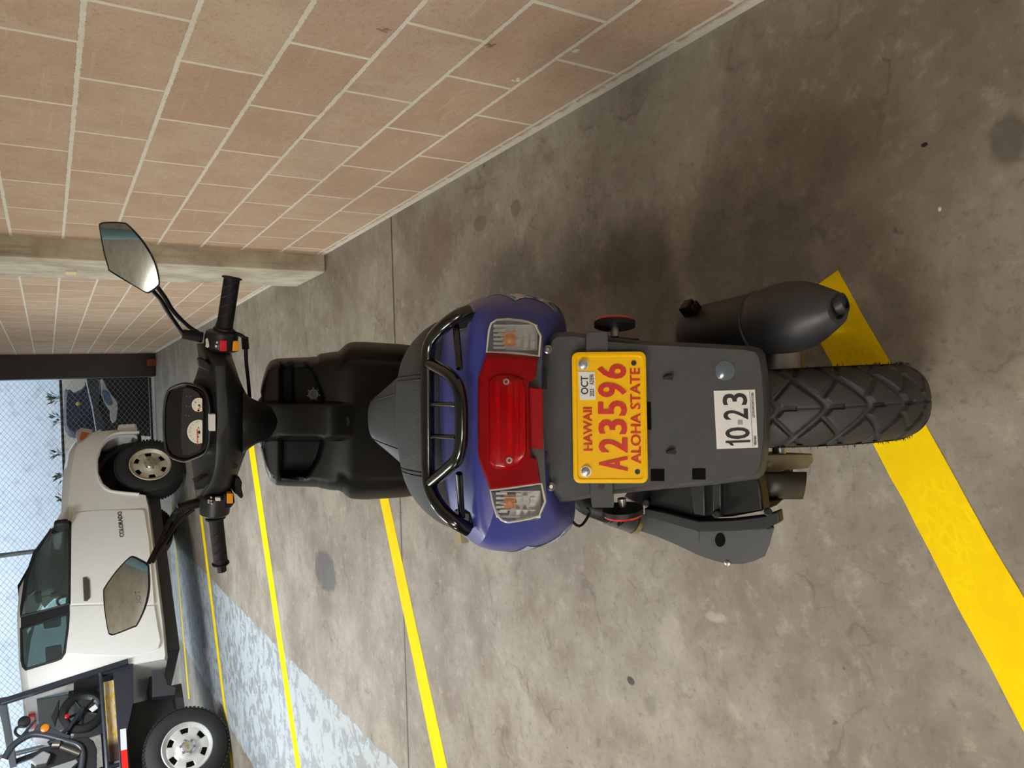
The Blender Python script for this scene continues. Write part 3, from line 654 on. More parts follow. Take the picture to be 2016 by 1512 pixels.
# --- grab rail
def rail_pts(px): return [pz(x, y, z) for x, y, z in px]
mb = MB()
main = smooth_path(rail_pts([(926, 612, .868), (900, 623, .886), (872, 644, .9), (850, 671, .905), (843, 700, .906), (842, 740, .906), (842.5, 830, .906), (843.5, 930, .906), (849, 965, .906), (866, 997, .904), (893, 1025, .893), (922, 1043, .872)]), 8)
mb.tube(main, .0098, 16)
rail = part(mb, 'grab_rail', M_GLOSS, smooth=60)
mb = MB(); mb.tube(smooth_path(rail_pts([(847, 716, .905), (866, 726, .903), (886, 739, .901), (902, 762, .899), (908, 795, .898), (909, 830, .898), (908, 872, .898), (901, 903, .899), (884, 921, .901), (868, 935, .903), (850, 950, .905)]), 8), .0088, 14); part(mb, 'rail_loop', M_GLOSS, rail, smooth=60)
for a, b, r in (((846, 795, .905), (898, 797, .899), .0036), ((846, 858.5, .905), (898, 861.5, .899), .0036), ((897, 637, .884), (905, 726, .897), .0048), ((904, 932, .897), (909, 1018, .88), .0048)):
    mb = MB(); mb.tube(rail_pts([a, b]), r, 10); part(mb, 'rail_strut', M_GLOSS, rail, smooth=60)
mb = MB()
for (x, y, z), s in (((924, 614, .866), 1), ((922, 1040, .868), -1)):
    mb = MB(); p = pz(x, y, z); mb.box(p+V((-.012*s, .012, -.012)), (.022, .045, .03)); mb.box(p+V((-.03*s, .015, -.02)), (.04, .03, .016)); mb.lathe(p+V((-.03*s, 0, -.012)), (0, -1, .4), [(0, .005), (.004, .005)], 6); part(mb, 'rail_bracket', M_BLK, rail, bevel=.002)

p = pl(908, 1062, .10); mb = MB(); mb.box(p+V((0, 0, .0)), (.014, .022, .012), X=(1, .3, 0), Y=(-.3, 1, 0)); part(mb, 'rail_tag', glassy('clear_acrylic', (236, 226, 190), .6), rail)
# graphic stickers on the flanks
for s, lab in ((1, 'right'), (-1, 'left')):
    t = NT('flank_graphic_'+lab); o_ = t.obj(); n1 = t.noise(t.scale(o_, (20, 30, 30)), 1, 2, .5, 1.5); cr = t.n('ShaderNodeValToRGB', Fac=n1)
    el = cr.color_ramp.elements; cols = [(.30, (40, 46, 60)), (.42, (110, 150, 190)), (.5, (150, 186, 214)), (.56, (205, 96, 44)), (.6, (196, 206, 216)), (.68, (86, 140, 110))]
    cr.color_ramp.interpolation = 'CONSTANT'
    el[0].position, el[0].color = cols[0][0], (*lin(cols[0][1]), 1); el[1].position, el[1].color = cols[1][0], (*lin(cols[1][1]), 1)
    for p_, c_ in cols[2:]: e = el.new(p_); e.color = (*lin(c_), 1)
    t.set(t.b.inputs['Base Color'], cr.outputs[0]); t.b.inputs['Roughness'].default_value = .25
    bpy.context.view_layer.update(); ev = body.evaluated_get(bpy.context.evaluated_depsgraph_get()); rows = []
    for i in range(15):
        z = .79-.12*i/14; row = []
        for j in range(13):
            y = .0+.03*(i/14)**2+.10*j/12+.02*math.sin(i*.35); ok, loc, n, _ = ev.ray_cast(V((.4*s, y, z)), V((-s, 0, 0))); row.append(loc+n*.0008 if ok and abs(loc.x) > .12 else None)
        rows.append(row)
    mb = MB()
    for i in range(14):
        for j in range(12):
            q = [rows[i][j], rows[i+1][j], rows[i+1][j+1], rows[i][j+1]]
            if all(v is not None for v in q): mb.add(q, [(0, 1, 2, 3)])
    part(mb, 'flank_sticker', t.m, body, 'multicoloured graphic sticker on the %s flank' % lab, weld=True)

# --- exhaust
mA, mB = pl(1368, 661, .085), pl(1588, 618, -.158); max_ = (mB-mA).normalized(); mL = (mB-mA).length
MR = .0515
mb = MB(); mb.lathe(mA, max_, [(-.012, .012), (-.010, .03), (-.002, .044), (.01, .0505), (.03, MR), (mL*.60, MR), (mL*.62, MR*1.02), (mL*.635, MR*1.02), (mL*.645, MR*.985)], 48)
muf = part(mb, 'exhaust', M_EXH, smooth=35, label='matt black exhaust silencer on the right side')
mb = MB(); mb.lathe(mA, max_, [(mL*.64, MR*.96), (mL*.65, MR*1.0), (mL*.72, MR*1.05), (mL*.84, MR*1.09), (mL*.93, MR*1.07), (mL*1.0, MR*1.0), (mL*1.08, MR*.85), (mL*1.15, MR*.68), (mL*1.22, MR*.50), (mL*1.225, MR*.47), (mL*1.225, .33*MR), (mL*1.2, .26*MR)], 48)
part(mb, 'end_cap', mat('end_cap_black', (46, 46, 48), .45, var=.12, scale=30, bump=.2), muf, smooth=35)
od = (max_+V((.18, 0, -.25))).normalized(); oc = mA+max_*(mL*1.2)+V((.006, 0, -.008)); mb = MB(); mb.lathe(oc, od, [(0, .016), (.010, .0155), (.012, .0145), (.012, .0105)], 28, cap=False); part(mb, 'outlet', M_EXH, muf, smooth=35)
mb = MB(); mb.lathe(oc+od*.004, od, [(0, .0112), (.001, .0112)], 24); part(mb, 'outlet_bore', M_HOLE, muf)
p = mA+max_*.035+V((.038, 0, .038)); mb = MB(); mb.box(p, (.02, .032, .03), X=(1, 0, -1), Y=max_, Z=(1, 0, 1)); mb.box(p+V((.008, .0, .012)), (.024, .02, .014), X=(1, 0, -1), Y=max_, Z=(1, 0, 1)); part(mb, 'exhaust_bracket', M_BLK, muf, bevel=.002)
mb = MB(); mb.tube(smooth_path([mA+max_*.0, mA+V((-.02, -.004, -.03)), mA+V((-.05, -.004, -.07)), mA+V((-.10, .04, -.10)), mA+V((-.11, .15, -.11))]), .014, 12); part(mb, 'exhaust_pipe', M_EXH, muf)

# --- air box on the left
QP = V((-.18, 0, .458)); QN = V((-.10, -.30, 1)).normalized()
def qp(x, y, h=0.0): return pp(x, y, QP+QN*h, QN)
flT = [(1268, 1000), (1310, 1009), (1375, 1026), (1440, 1024), (1505, 1016), (1532, 1006)]
flB = [(1270, 1019), (1310, 1028), (1375, 1047), (1440, 1046), (1505, 1042), (1535, 1029)]
mb = MB(); mb.prism([qp(x, y) for x, y in flT+flB[::-1]], -QN*.018); ab = part(mb, 'air_box', M_COWL, bevel=.002, smooth=35, label='black plastic air box low on the left side')
outer = [(1258, 1016), (1270, 1012), (1375, 1040), (1505, 1034), (1524, 1040), (1516, 1070), (1506, 1095), (1484, 1105), (1460, 1111), (1430, 1110), (1400, 1102), (1375, 1093), (1330, 1072), (1290, 1055), (1262, 1046), (1255, 1030)]
A = [qp(x, y, -.006) for x, y in outer]; c = sum(A, V())/len(A)
mb = MB(); mb.loft([[c+(p-c)*.93+QN*.002 for p in A], [c+(p-c)*.985 for p in A], A, [c+(p-c)*.93-QN*.02 for p in A], [c+(p-c)*.55-QN*.09 for p in A]]); part(mb, 'air_box_cover', M_PANEL, ab, smooth=30, bevel=.002)
mb = MB(); A = [qp(1417.5+10*math.cos(a), 1063+14*math.sin(a), -.0030) for a in np.linspace(0, math.tau, 20, endpoint=False)]; mb.prism(A, -QN*.004)
part(mb, 'cover_dimple', M_HOLE, ab, smooth=0)
mb = MB(); mb.tube([qp(1375, 1047, -.003), qp(1377, 1092, -.006)], .0012, 6); part(mb, 'cover_crease', M_PANEL, ab)
mb = MB(); mb.lathe(qp(1434, 1107, -.008), QN, [(0, .005), (.005, .005), (.006, .003)], 12); part(mb, 'cover_screw', M_STEEL, ab)
inner = [(1226, 980), (1240, 960), (1300, 945), (1400, 938), (1488, 932), (1497, 960), (1503, 1006), (1440, 1018), (1375, 1022), (1300, 1003), (1262, 996)]
mb = MB(); A = [qp(x, y, -.012) for x, y in inner]; mb.prism(A, -QN*.03); part(mb, 'air_box_body', M_BLK, ab, bevel=.004, smooth=30)
mb = MB(); mb.prism([qp(x, y, -.004) for x, y in ((1355, 942), (1385, 942), (1388, 1016), (1366, 1012))], -QN*.02); mb.prism([qp(x, y, -.002) for x, y in ((1400, 940), (1418, 940), (1420, 1018), (1404, 1018))], -QN*.02)
for x, y in ((1272, 990), (1411, 1012), (1512, 1008)): mb.tube([qp(x, y, -.012), qp(x, y, .012)], .0065, 12)
part(mb, 'air_box_rib', M_COWL, ab, bevel=.002, split=True)
# breather bellows and elbow
b0, b1 = pl(1172, 1000, .135), qp(1258, 1031, -.018); bx = (b1-b0)
mb = MB(); mb.lathe(b0, bx, [(i*bx.length/30+.0, .0165+(.0044 if i % 2 else 0)) for i in range(8, 28)], 28); bel = part(mb, 'breather_hose', mat('hose_rubber', (54, 54, 55), .55), smooth=15, label='ribbed black breather hose')
mb = MB(); mb.tube(smooth_path([b0+bx*.34, b0+bx*.12, b0+V((.012, .02, .012)), b0+V((.05, .03, .02))]), .0185, 16); part(mb, 'hose_elbow', M_BLK, bel)
mb = MB(); mb.lathe(b1-bx.normalized()*.014, bx, [(0, .0215), (.009, .0215), (.009, .0185)], 28); part(mb, 'hose_clamp', M_BRASS, bel)
mb = MB(); mb.tube([b0+bx*.4, b0+bx*.4+V((-.018, -.012, -.006))], .008, 12); part(mb, 'hose_nipple', M_BLK, bel)
mb = MB(); mb.tube(smooth_path([pl(1112, 1010, .03), pl(1140, 1036, .03), pl(1160, 1012, .03), pl(1156, 1000, .03)], 4), .0022, 8); part(mb, 'luggage_hook', M_BLK)
# engine, gear case and hub behind the wheel
mb = MB(); mb.box((-.135, .20, .30), (.075, .42, .13)); mb.box((-.13, .08, .262), (.07, .14, .11)); mb.tube([(-.165, .03, .25), (-.10, .03, .25)], .05, 28); part(mb, 'engine', mat('dark_engine_alloy', (62, 60, 57), .5, .6, var=.25, bump=.3), bevel=.01)
mb = MB(); mb.tube([(.095, .0, RW), (-.095, .0, RW)], .012, 12); mb.tube([(.05, 0, RW), (.09, 0, RW)], .05, 24); part(mb, 'rear_axle', M_STEEL)
mb = MB(); g = [pl(x, y, -.02) for x, y in ((1494, 895), (1600, 893), (1603, 908), (1592, 922), (1560, 925), (1494, 936))]; mb.prism(g, V((0, .12, 0))); mb.lathe(pl(1512, 914, -.022), (0, -1, .6), [(0, .006), (.006, .006), (.007, .003)], 8); part(mb, 'gear_case', M_ALU, bevel=.004)
mb = MB(); rows = []
for i in range(9):
    a = i/8; px0, px1 = 1503, 1588; y_ = 929+a*54; dz = .010*math.sin(a*math.pi)
    rows.append([pl(px0+4*a, y_, -.045)+V((0, 0, 0)), pl(1545, y_, -.05-dz), pl(px1-8*a*a, y_, -.06-dz), pl(px1-8*a*a+1, y_, -.0)])
mb.grid(rows); part(mb, 'hub_cover', mat('worn_black_cover', (52, 49, 45), .4, var=.4, scale=50, bump=.3), solid=.004)
mb = MB(); A = [pl(x, y, -.06) for x, y in ((1512, 985), (1545, 982), (1530, 996), (1512, 1003))]; mb.prism(A, V((0, .05, 0))); part(mb, 'chain_guard', M_BLK, bevel=.003)
for s in (1,):
    mb = MB(); mb.tube([(.088, .06, .30), (.088, .2, .62)], .014, 12); mb.lathe((.088, .073, .33), V((0, .14, .32)), [(i*.0075, .021 if i % 2 else .026) for i in range(30)], 20); part(mb, 'rear_shock', M_BLK)
mb = MB(); mb.tube(smooth_path([(-.08, .52, .2), (-.082, .5, .1), (-.088, .46, .012)]), .011, 10); mb.tube(smooth_path([(.08, .52, .2), (.082, .5, .1), (.088, .46, .012)]), .011, 10); mb.tube([(-.13, .52, .2), (.13, .52, .2)], .012, 10); part(mb, 'centre_stand', M_BLK)
mb = MB(); half_loft(mb, [(.38, [(0, .72), (.10, .72), (.13, .66), (.14, .5), (.14, .36), (0, .34)]), (.52, [(0, .72), (.06, .72), (.10, .66), (.125, .5), (.13, .34), (0, .33)]), (.60, [(0, .70), (.03, .70), (.07, .64), (.10, .48), (.115, .33), (0, .33)])]); part(mb, 'under_seat_cover', M_BLK, smooth=50)
mb = MB(); half_loft(mb, [(.36, [(0, .44), (.11, .44), (.15, .42), (.15, .24), (.12, .2), (0, .2)]), (.48, [(0, .34), (.14, .34), (.17, .32), (.17, .24), (.13, .2), (0, .2)]), (.86, [(0, .34), (.14, .34), (.175, .32), (.175, .25), (.13, .2), (0, .2)]), (.97, [(0, .42), (.13, .42), (.165, .40), (.16, .3), (.12, .26), (0, .26)])]); part(mb, 'footboard', M_BLK, smooth=40)

# --- leg shield, a moulded inner panel with two pockets
LS = [(518, 768, 884), (522, 748, 896), (526, 735, 915), (530, 722, 930), (536, 714, 943), (546, 710.5, 951), (570, 709, 952.5), (600, 708, 953.5), (626, 706.5, 954.5), (631, 701, 956), (650, 698, 960), (668, 696, 961), (678, 687, 966), (684, 681, 973), (694, 677.5, 978), (720, 677.5, 979), (760, 680, 977), (792, 682, 975), (830, 686, 970), (900, 694, 960), (1000, 706, 945)]
xs_ = np.array([r[0] for r in LS]); rr_ = np.array([r[1] for r in LS]); ll_ = np.array([r[2] for r in LS])
def sm(e0, e1, x): t = min(1, max(0, (x-e0)/(e1-e0))); return t*t*(3-2*t)
def pocket(x, y):
    # left pocket (deep), right pocket (flap, shallow)
    lipL = 639-.0052*max(0, y-862)**2; lipR = 643-.0046*max(0, 800-y)**2
    dL = sm(546, 556, x)*(1-sm(lipL-7, lipL+2, x))*sm(855, 865, y)*(1-sm(930, 943, y))
    dR = sm(546, 556, x)*(1-sm(lipR-6, lipR, x))*sm(716, 724, y)*(1-sm(795, 802, y))
    flap = sm(577, 583, x)
    return dL*.058+dR*(.045-.022*flap)
rows = []; back = []
for x in np.concatenate([np.linspace(518, 660, 120), np.linspace(663, 1000, 70)]):
    yr, yl = float(np.interp(x, xs_, rr_)), float(np.interp(x, xs_, ll_)); row = []
    base = .955-.10*sm(520, 700, x)+.13*sm(760, 1000, x)
    for t in np.linspace(-1, 1, 141):
        y = (yr+yl)/2+(yl-yr)/2*t; e = abs(t)
        d = base+.05*max(0, e-.86)/.14*max(0, e-.86)/.14*1.0-.012*(1-e*e)
        colm = (1-sm(28, 36, abs(y-829)))*(1-sm(640, 700, x)); d -= .03*colm
        d += pocket(x, y)
        d += .014*sm(.70, .80, e)*sm(660, 690, x)
        row.append(pl(x, y, d))
    rows.append(row)
mb = MB(); mb.grid(rows); leg = part(mb, 'leg_shield', M_BLK, smooth=60, recalc=False, solid=.006, label='black inner leg shield with two open pockets')
mb = MB(); c = pl(617, 776, .88); nn = V((0, -.8, .6)).normalized()
for r0, r1 in ((.0075, .0088), (.011, .0122)): mb.lathe(c, nn, [(0, r0), (.001, r0), (.001, r1), (0, r1)], 28)
for k in range(7):
    a = k*math.tau/7; mb.box(c+V((math.cos(a)*.0148, math.sin(a)*.0148*.6, math.sin(a)*.0148*.8)), (.003, .003, .001), Z=nn, Y=V((0, .6, .8)))
part(mb, 'pocket_emblem', mat('emblem_dark_grey', (74, 74, 76), .6), leg)
kp = pl(680, 829, .842); mb = MB(); mb.lathe(kp, nn, [(0, .013), (.006, .013), (.008, .0105), (.0075, .008)], 24); part(mb, 'ignition_lock', M_COWL, leg)
mb = MB(); mb.lathe(kp+nn*.003+V((.0, .0, -.004)), nn, [(0, .004), (.006, .003)], 12); part(mb, 'key_slot', M_SILV, leg)
for x, y in ((546, 722), (543, 938)):
    mb = MB(); mb.lathe(pl(x, y, .95), nn, [(0, .006), (.003, .006), (.004, .004)], 12); part(mb, 'screw_cap', M_COWL, leg)
mb = MB()   # blue front apron ahead of the leg shield
half_loft(mb, [(.992, [(0, .925), (.06, .92), (.10, .89), (.14, .74), (.15, .52), (.11, .36), (0, .34)]), (1.03, [(0, .93), (.066, .92), (.10, .87), (.13, .72), (.13, .52), (.09, .40), (0, .38)]), (1.07, [(0, .88), (.05, .87), (.07, .82), (.08, .7), (.07, .56), (.05, .48), (0, .46)])])
part(mb, 'front_apron', M_BLUE, sub=1, smooth=60)

# --- handlebar: everything here turns with the steering (bar runs a little askew)
BN = V((.2485, 1, 0)).normalized(); BP = V((0, .907, 0))
def pb(x, y, o=0.0): return pp(x, y, BP+BN*o, BN)
barR, barL = pb(446, 600), pb(427, 1066); bax = (barR-barL).normalized()
mb = MB(); mb.tube([barL, barR], .011, 16); bar = part(mb, 'handlebar', M_BLK)
cw = [(676, 387, 398, 440, 452, .0), (690, 389, 402, 441, 454, -.01), (706, 391, 413, 443, 458, -.03), (720, 392, 421, 446, 463, -.045), (745, 384, 423, 447, 471, -.05), (762, 376, 424, 448, 478, -.052), (785, 374, 425, 450, 490, -.055), (800, 372, 425.5, 450.5, 497, -.056), (835, 371, 426, 451, 500, -.057), (866, 372, 425, 450, 496, -.056), (882, 373, 424, 449, 488, -.055), (900, 375, 423, 448, 480, -.052), (918, 378, 421, 446, 474, -.05), (940, 381, 418, 444, 466, -.045), (956, 383, 412, 442, 461, -.035), (972, 385, 401, 439, 455, -.015), (984, 386, 397, 434, 448, -.0)]
rings = []
for y, xt, r1, r2, xb, o in cw:
    yy = lambda x: y+(x-420)*.05
    rings.append([pb(xt, y, .03), pb(r1-1, y, o+.004), pb(r1+2, y, o), pb(r2-3, y, o-.003), pb(r2+2, y, o), pb(xb, y, .012), pb(xb-6, y, .07), pb((xt+xb)/2, y, .10), pb(xt+5, y, .085)])
mb = MB(); mb.loft(rings); cowl = part(mb, 'handlebar_cowl', M_COWL, smooth=50, bevel=.0015, label='faceted charcoal handlebar cowl')
mb = MB()
for q in (((383, 966), (402, 962), (421, 936), (418, 930), (398, 942), (382, 950)), ((392, 722), (420, 738), (422, 732), (421, 722), (402, 708), (391, 708))):
    A = [pb(x, y, -.030) for x, y in q]; mb.prism(A, BN*.03)
for x, y in ((463, 918), (459, 745)): mb.lathe(pb(x, y, -.014), -BN, [(0, .006), (.003, .006)], 14)
part(mb, 'cowl_facet', M_COWL, cowl, bevel=.002, smooth=30, split=True)
# steering stem cover running down into the leg shield
st_ = [(478, 768, 893, -.035), (492, 782, 882, -.04), (504, 788, 874, -.035), (520, 794, 868, -.02), (540, 799, 862, .0), (562, 801, 859, .02), (580, 803, 857, .035)]
rings = []
for x, y0, y1, o in st_:
    rings.append([pl(x, y0, .907+o+.03), pl(x, y0+5, .907+o+.006), pl(x, y0+16, .907+o-.006), pl(x, (y0+y1)/2, .907+o-.012), pl(x, y1-16, .907+o-.006), pl(x, y1-5, .907+o+.006), pl(x, y1, .907+o+.03), pl(x, y1-6, .907+o+.09), pl(x, y0+6, .907+o+.09)])
mb = MB(); mb.loft(rings); part(mb, 'stem_cover', M_BLK, cowl, smooth=60)
A = [pb(x, y, -.066) for x, y in ((412, 816), (424, 816), (424, 848.5), (412, 848.5))]; mb = MB(); mb.prism(A, BN*.012); lbl = part(mb, 'cowl_label', M_WHITE, cowl, 'small white label', smooth=0)

# --- instruments
def po(px): return .065-(px-325)/88*.12
BZ = [(413, 846), (411, 872), (406, 888), (397, 896), (380, 903), (366, 907.5), (354, 906), (338, 899.5), (329, 887), (324.5, 866), (323, 828), (325, 793), (331, 772), (337, 764.5), (350, 758.5), (364, 755), (378, 757), (393, 762), (403, 770), (410, 786), (413, 812)]
outer_ = [pb(x, y, po(x)) for x, y in BZ]; zc = sum(outer_, V())/len(outer_)
inner_ = [zc+(p-zc)*.93 for p in outer_]; dz_n = (outer_[0]-zc).cross(outer_[5]-zc).normalized()
if dz_n.z < 0: dz_n = -dz_n
def fo(px): return .060-(px-352)/48*.065
FC = [(400, 846), (399, 868), (396, 882), (388, 889), (372, 896), (360, 896), (357, 880), (356.5, 830), (358, 790), (361, 766), (366, 763), (378, 766), (390, 773), (397, 786), (400, 812)]
mb = MB(); mb.loft([outer_, [p-dz_n*.018+V((0, .004, 0)) for p in outer_], [zc+(p-zc)*.8-dz_n*.07+V((0, .02, 0)) for p in outer_]], cap=False)
dash = part(mb, 'instrument_pod', M_GLOSS, cowl.parent, smooth=50, label='gloss black instrument pod')
mb = MB(); mb.tube(smooth_path([p for p in outer_], 4, True), .0032, 10, closed=True); part(mb, 'bezel', M_COWL, dash)
dark = mat('dial_surround', (30, 30, 29), .5)
mb = MB(); fl = [zc+(p-zc)*.93-dz_n*.045 for p in outer_]; mb.loft([[p for p in inner_], fl]); part(mb, 'pod_well', M_BLK, dash, smooth=30, recalc=True)
# the well is a sunken tray: face board, two dials, tell-tale lamps
BC = pb(380, 830, po(380)); BNrm = dz_n
def db(x, y, h=0.0): return pp(x, y, zc+BNrm*(.0025+h), BNrm)
mb = MB(); mb.prism([db(x, y) for x, y in FC], -BNrm*.006); part(mb, 'face_board', dark, dash, smooth=0)
def dial(cx, cy, r, lim, name, lab):
    pts = []
    for k in range(48):
        a = k*math.tau/48; x = cx-r*math.cos(a); y = cy-r*math.sin(a)*1.03; pts.append((min(x, lim), y))
    mb = MB(); mb.prism([db(x, y, .0006) for x, y in pts], BNrm*.0008); return part(mb, name, M_DIAL, dash, lab, smooth=0)
dial(392, 850, 23, 398.6, 'speedometer', 'large cream speedometer dial'); dial(391.5, 797, 13.5, 398.4, 'fuel_gauge', 'small cream fuel gauge dial')
mb = MB()
for k in range(15):
    a = math.radians(-88+k*12.4); x0, y0 = 392-20*math.cos(a), 850-20.5*math.sin(a); L_ = 3.0 if k % 2 else 1.4
    if x0 < 397: mb.tube([db(x0, y0, .002), db(392-(20-L_)*math.cos(a), 850-(20-L_)*1.03*math.sin(a), .002)], .0004, 4)
for k in range(5):
    a = math.radians(-80+k*40); mb.tube([db(391.5-11*math.cos(a), 797-11*math.sin(a), .002), db(391.5-8.5*math.cos(a), 797-8.5*math.sin(a), .002)], .0004, 4)
mb.tube([db(393, 873, .002), db(397, 873, .002)], .0005, 4)
for x, y, r in ((392.5, 851, .0036), (391.5, 842, .0014), (391, 860, .0014), (392.5, 798, .0024), (391.5, 808, .0026), (386, 792, .001)): mb.lathe(db(x, y, .0012), BNrm, [(0, r), (.002, r*.8)], 14)
part(mb, 'dial_marks', M_INK, dash)
mb = MB(); mb.tube([db(388, 845, .003), db(388.5, 877, .003)], [.0012, .0007], 6); mb.tube([db(395, 800, .003), db(387, 810, .003)], [.001, .0006], 6); part(mb, 'needle', mat('needle_red', (236, 84, 72), .4), dash)
mb = MB()
for x, y in ((368, 780), (374.5, 781), (367, 799), (373, 800.5), (366, 818), (372, 818.5)): mb.lathe(db(x, y, .0), BNrm, [(0, .0014), (.001, .001)], 10)
part(mb, 'telltale_lamp', mat('telltale_grey', (120, 118, 112), .4), dash)

# --- grips, switches, levers
def grip(x0, y0, x1, y1, r, flange, name, lab):
    a, b = pb(x0, y0), pb(x1, y1); d = (b-a); L = d.length; pr = [(0, r*1.35), (.004, r*1.38), (.007, r*1.05), (.014, r), (L*.97, r), (L*.975, flange), (L, flange), (L+.0015, flange*.8)]
    mb = MB(); mb.lathe(a, d, pr, 32); g = part(mb, name, M_RUB, bar, smooth=35, label=lab); dn_ = d.normalized(); u = V((0, -1, .35)); u = (u-dn_*u.dot(dn_)).normalized(); w = dn_.cross(u)
    for k in range(4):
        mb = MB(); mb.tube([a+dn_*(L*(.25+.18*k)+.012*t)+(u*math.cos(t-.7)+w*math.sin(t-.7))*(r+.0002) for t in np.linspace(0, 1.5, 8)], .0011, 6); part(mb, 'grip_rib', M_INK, bar)
    return g
grip(441, 651, 457, 546, .0172, .0212, 'right_grip', 'right throttle grip')
grip(424, 1017, 434.5, 1110, .0165, .0195, 'left_grip', 'left rubber grip')
mb = MB(); a, b = pb(434.5, 1110), pb(436, 1124); mb.lathe(a, b-a, [(0, .012), ((b-a).length, .0118), ((b-a).length+.001, .008)], 20); part(mb, 'bar_end', M_BLK, bar)
def housing(cx, y0, y1, rx, name, lab, ox=-.008):
    a, b = pb(cx[0], y0, ox+.012), pb(cx[1], y1, ox+.012); d = b-a; L = d.length
    mb = MB(); mb.lathe(a, d, [(0, rx*.8), (L*.12, rx*.98), (L*.5, rx), (L*.85, rx*.97), (L*.95, rx*.8), (L, rx*.6)], 28); return part(mb, name, M_COWL, bar, smooth=35, label=lab)
hs = housing((432, 439), 690, 650, .0355, 'switch_housing', 'right switch housing'); hl_ = housing((424, 422), 970, 1016, .034, 'switch_housing', 'left switch housing')
def knob(px, py, w, h, o, m, name, lab, d=.006):
    A = [pb(x, y, o) for x, y in ((px-w, py-h), (px+w, py-h), (px+w, py+h), (px-w, py+h))]; mb = MB(); mb.prism(A, BN*d*2); return part(mb, name, m, bar, lab, bevel=.0012)
knob(440, 681, 7, 10.5, -.038, M_REDSW, 'switch', 'red engine stop switch'); knob(464.5, 681.5, 6.5, 10, -.026, M_ORANGE, 'switch', 'orange button on the right housing')
knob(453, 981.5, 6, 10, -.030, M_ORANGE, 'switch', 'orange button on the left housing', .008); knob(429.5, 983, 5, 3.4, -.039, M_WHITE, 'switch', 'white slider on the left housing', .004)
mb = MB()
for q in (((454, 670), (468, 668), (472, 692), (458, 695)),): mb.prism([pb(x, y, -.022) for x, y in q], BN*.03)
for q in (((440, 972), (460, 970), (463, 990), (455, 1000), (440, 1002)),): mb.prism([pb(x, y, -.026) for x, y in q], BN*.035)
part(mb, 'switch_block', M_BLK, bar, bevel=.003, split=True)
mb = MB(); mb.prism([pb(x, y, -.0285) for x, y in ((405, 668), (409, 666), (411, 674), (412, 682), (409, 685), (405, 683), (406, 676))], BN*.004)
for q in (((426, 673), (429, 672), (429, 676), (426, 677)), ((424, 679), (428, 680), (427, 684), (424, 684))): mb.prism([pb(x, y, -.037) for x, y in q], BN*.004)
for x, y in ((411, 986), (411, 990), (416, 980), (416, 986.5), (417, 992)): mb.prism([pb(x-1.5, y-1.4, -.035), pb(x+1.5, y-1.4, -.035), pb(x+1.5, y+1.4, -.035), pb(x-1.5, y+1.4, -.035)], BN*.005)
part(mb, 'switch_icon', mat('icon_white', (206, 204, 196), .5), bar, smooth=0)
mb = MB(); mb.tube(smooth_path([pb(461, 655, -.01), pb(474, 660, -.02), pb(482, 668, -.02), pb(484, 690, -.015), pb(485, 715, .0), pb(489, 752, .03), pb(492, 790, .06)], 6), .0042, 10); part(mb, 'throttle_cable', M_BLK, bar)
mb = MB(); a, b = pb(482, 664, -.02), pb(484, 690, -.015); mb.lathe(a, b-a, [(i*.002, .0062+(.0022 if i % 2 else 0)) for i in range(int((b-a).length/.002))], 16); part(mb, 'cable_boot', M_RUB, bar)
mb = MB(); mb.tube(smooth_path([pb(462, 935, .0), pb(474, 944, -.01), pb(475, 960, -.015), pb(477, 978, -.01)], 5), [.012]*10+[.009]*3+[.006]*2+[.004], 12) if False else mb.prism([pb(x, y, -.01) for x, y in ((464, 938), (472, 940), (477, 950), (476, 962), (480, 978), (475, 983), (466, 974), (460, 970))], BN*.02); part(mb, 'choke_lever', M_BLK, bar, bevel=.003)
for s, pts in ((1, [(420, 660), (440, 600), (452, 560)]), (-1, [(412, 1010), (418, 1060), (428, 1110)])):
    mb = MB(); mb.tube(smooth_path([pb(x+5, y, .055) for x, y in pts]), [.008]*7+[.0065]*5+[.008], 10); part(mb, 'brake_lever', M_BLK, bar)

# --- mirrors
def mirror(poly, arms, base, o, tilt, lab):
    n = V(tilt).normalized(); c = pb(sum(p[0] for p in poly)/len(poly), sum(p[1] for p in poly)/len(poly), o)
    A = smooth_path([pp(x, y, c, n) for x, y in poly], 3, True); ce = sum(A, V())/len(A)
    mb = MB(); mb.loft([A, [p-n*.006 for p in A], [ce+(p-ce)*.9-n*.016 for p in A], [ce+(p-ce)*.6-n*.024 for p in A]]); sh = part(mb, 'mirror', M_BLK, bar, smooth=40, label=lab)
    B = [ce+(p-ce)*(1-.0035/max(.02, (p-ce).length)) for p in A]; rm = max((p-ce).length for p in B)
    mb = MB(); mb.loft([[ce+(p-ce)*k+n*(.0006+(rm*rm-((p-ce).length*k)**2)/1.5) for p in B] for k in (1, .9, .8, .7, .6, .5, .4, .3, .2, .1, .02)]); gl = part(mb, 'mirror_glass', M_MIR, bar, smooth=60)
    for pts in arms:
        mb = MB(); mb.tube(smooth_path([pb(x, y, oo) for x, y, oo in pts], 5), .0046, 10); part(mb, 'mirror_arm', M_BLK, bar)
    mb = MB(); mb.tube([pb(*base[0]), pb(*base[1])], [.011, .0125], 14); part(mb, 'mirror_mount', M_BLK, bar)
    return ce, n
ceR, nR = mirror([(195, 447), (197, 439.5), (205, 437), (222, 436.5), (240, 437.3), (254, 443), (286, 479), (307, 518), (314.5, 556), (310, 566), (296, 576), (288, 577), (270, 567), (218, 536), (212, 526), (203, 494)],
 [[(306, 560, -.012), (325, 586, .0), (340, 611, .01), (368, 640, .03), (392, 656, .03)], [(299, 571, -.012), (316, 590, .0), (333, 618, .01), (352, 646, .03), (364, 662, .03)]], ((360, 658, .03), (398, 664, .03)), -.02, (-.15, -.95, .27), 'right mirror with black frame')
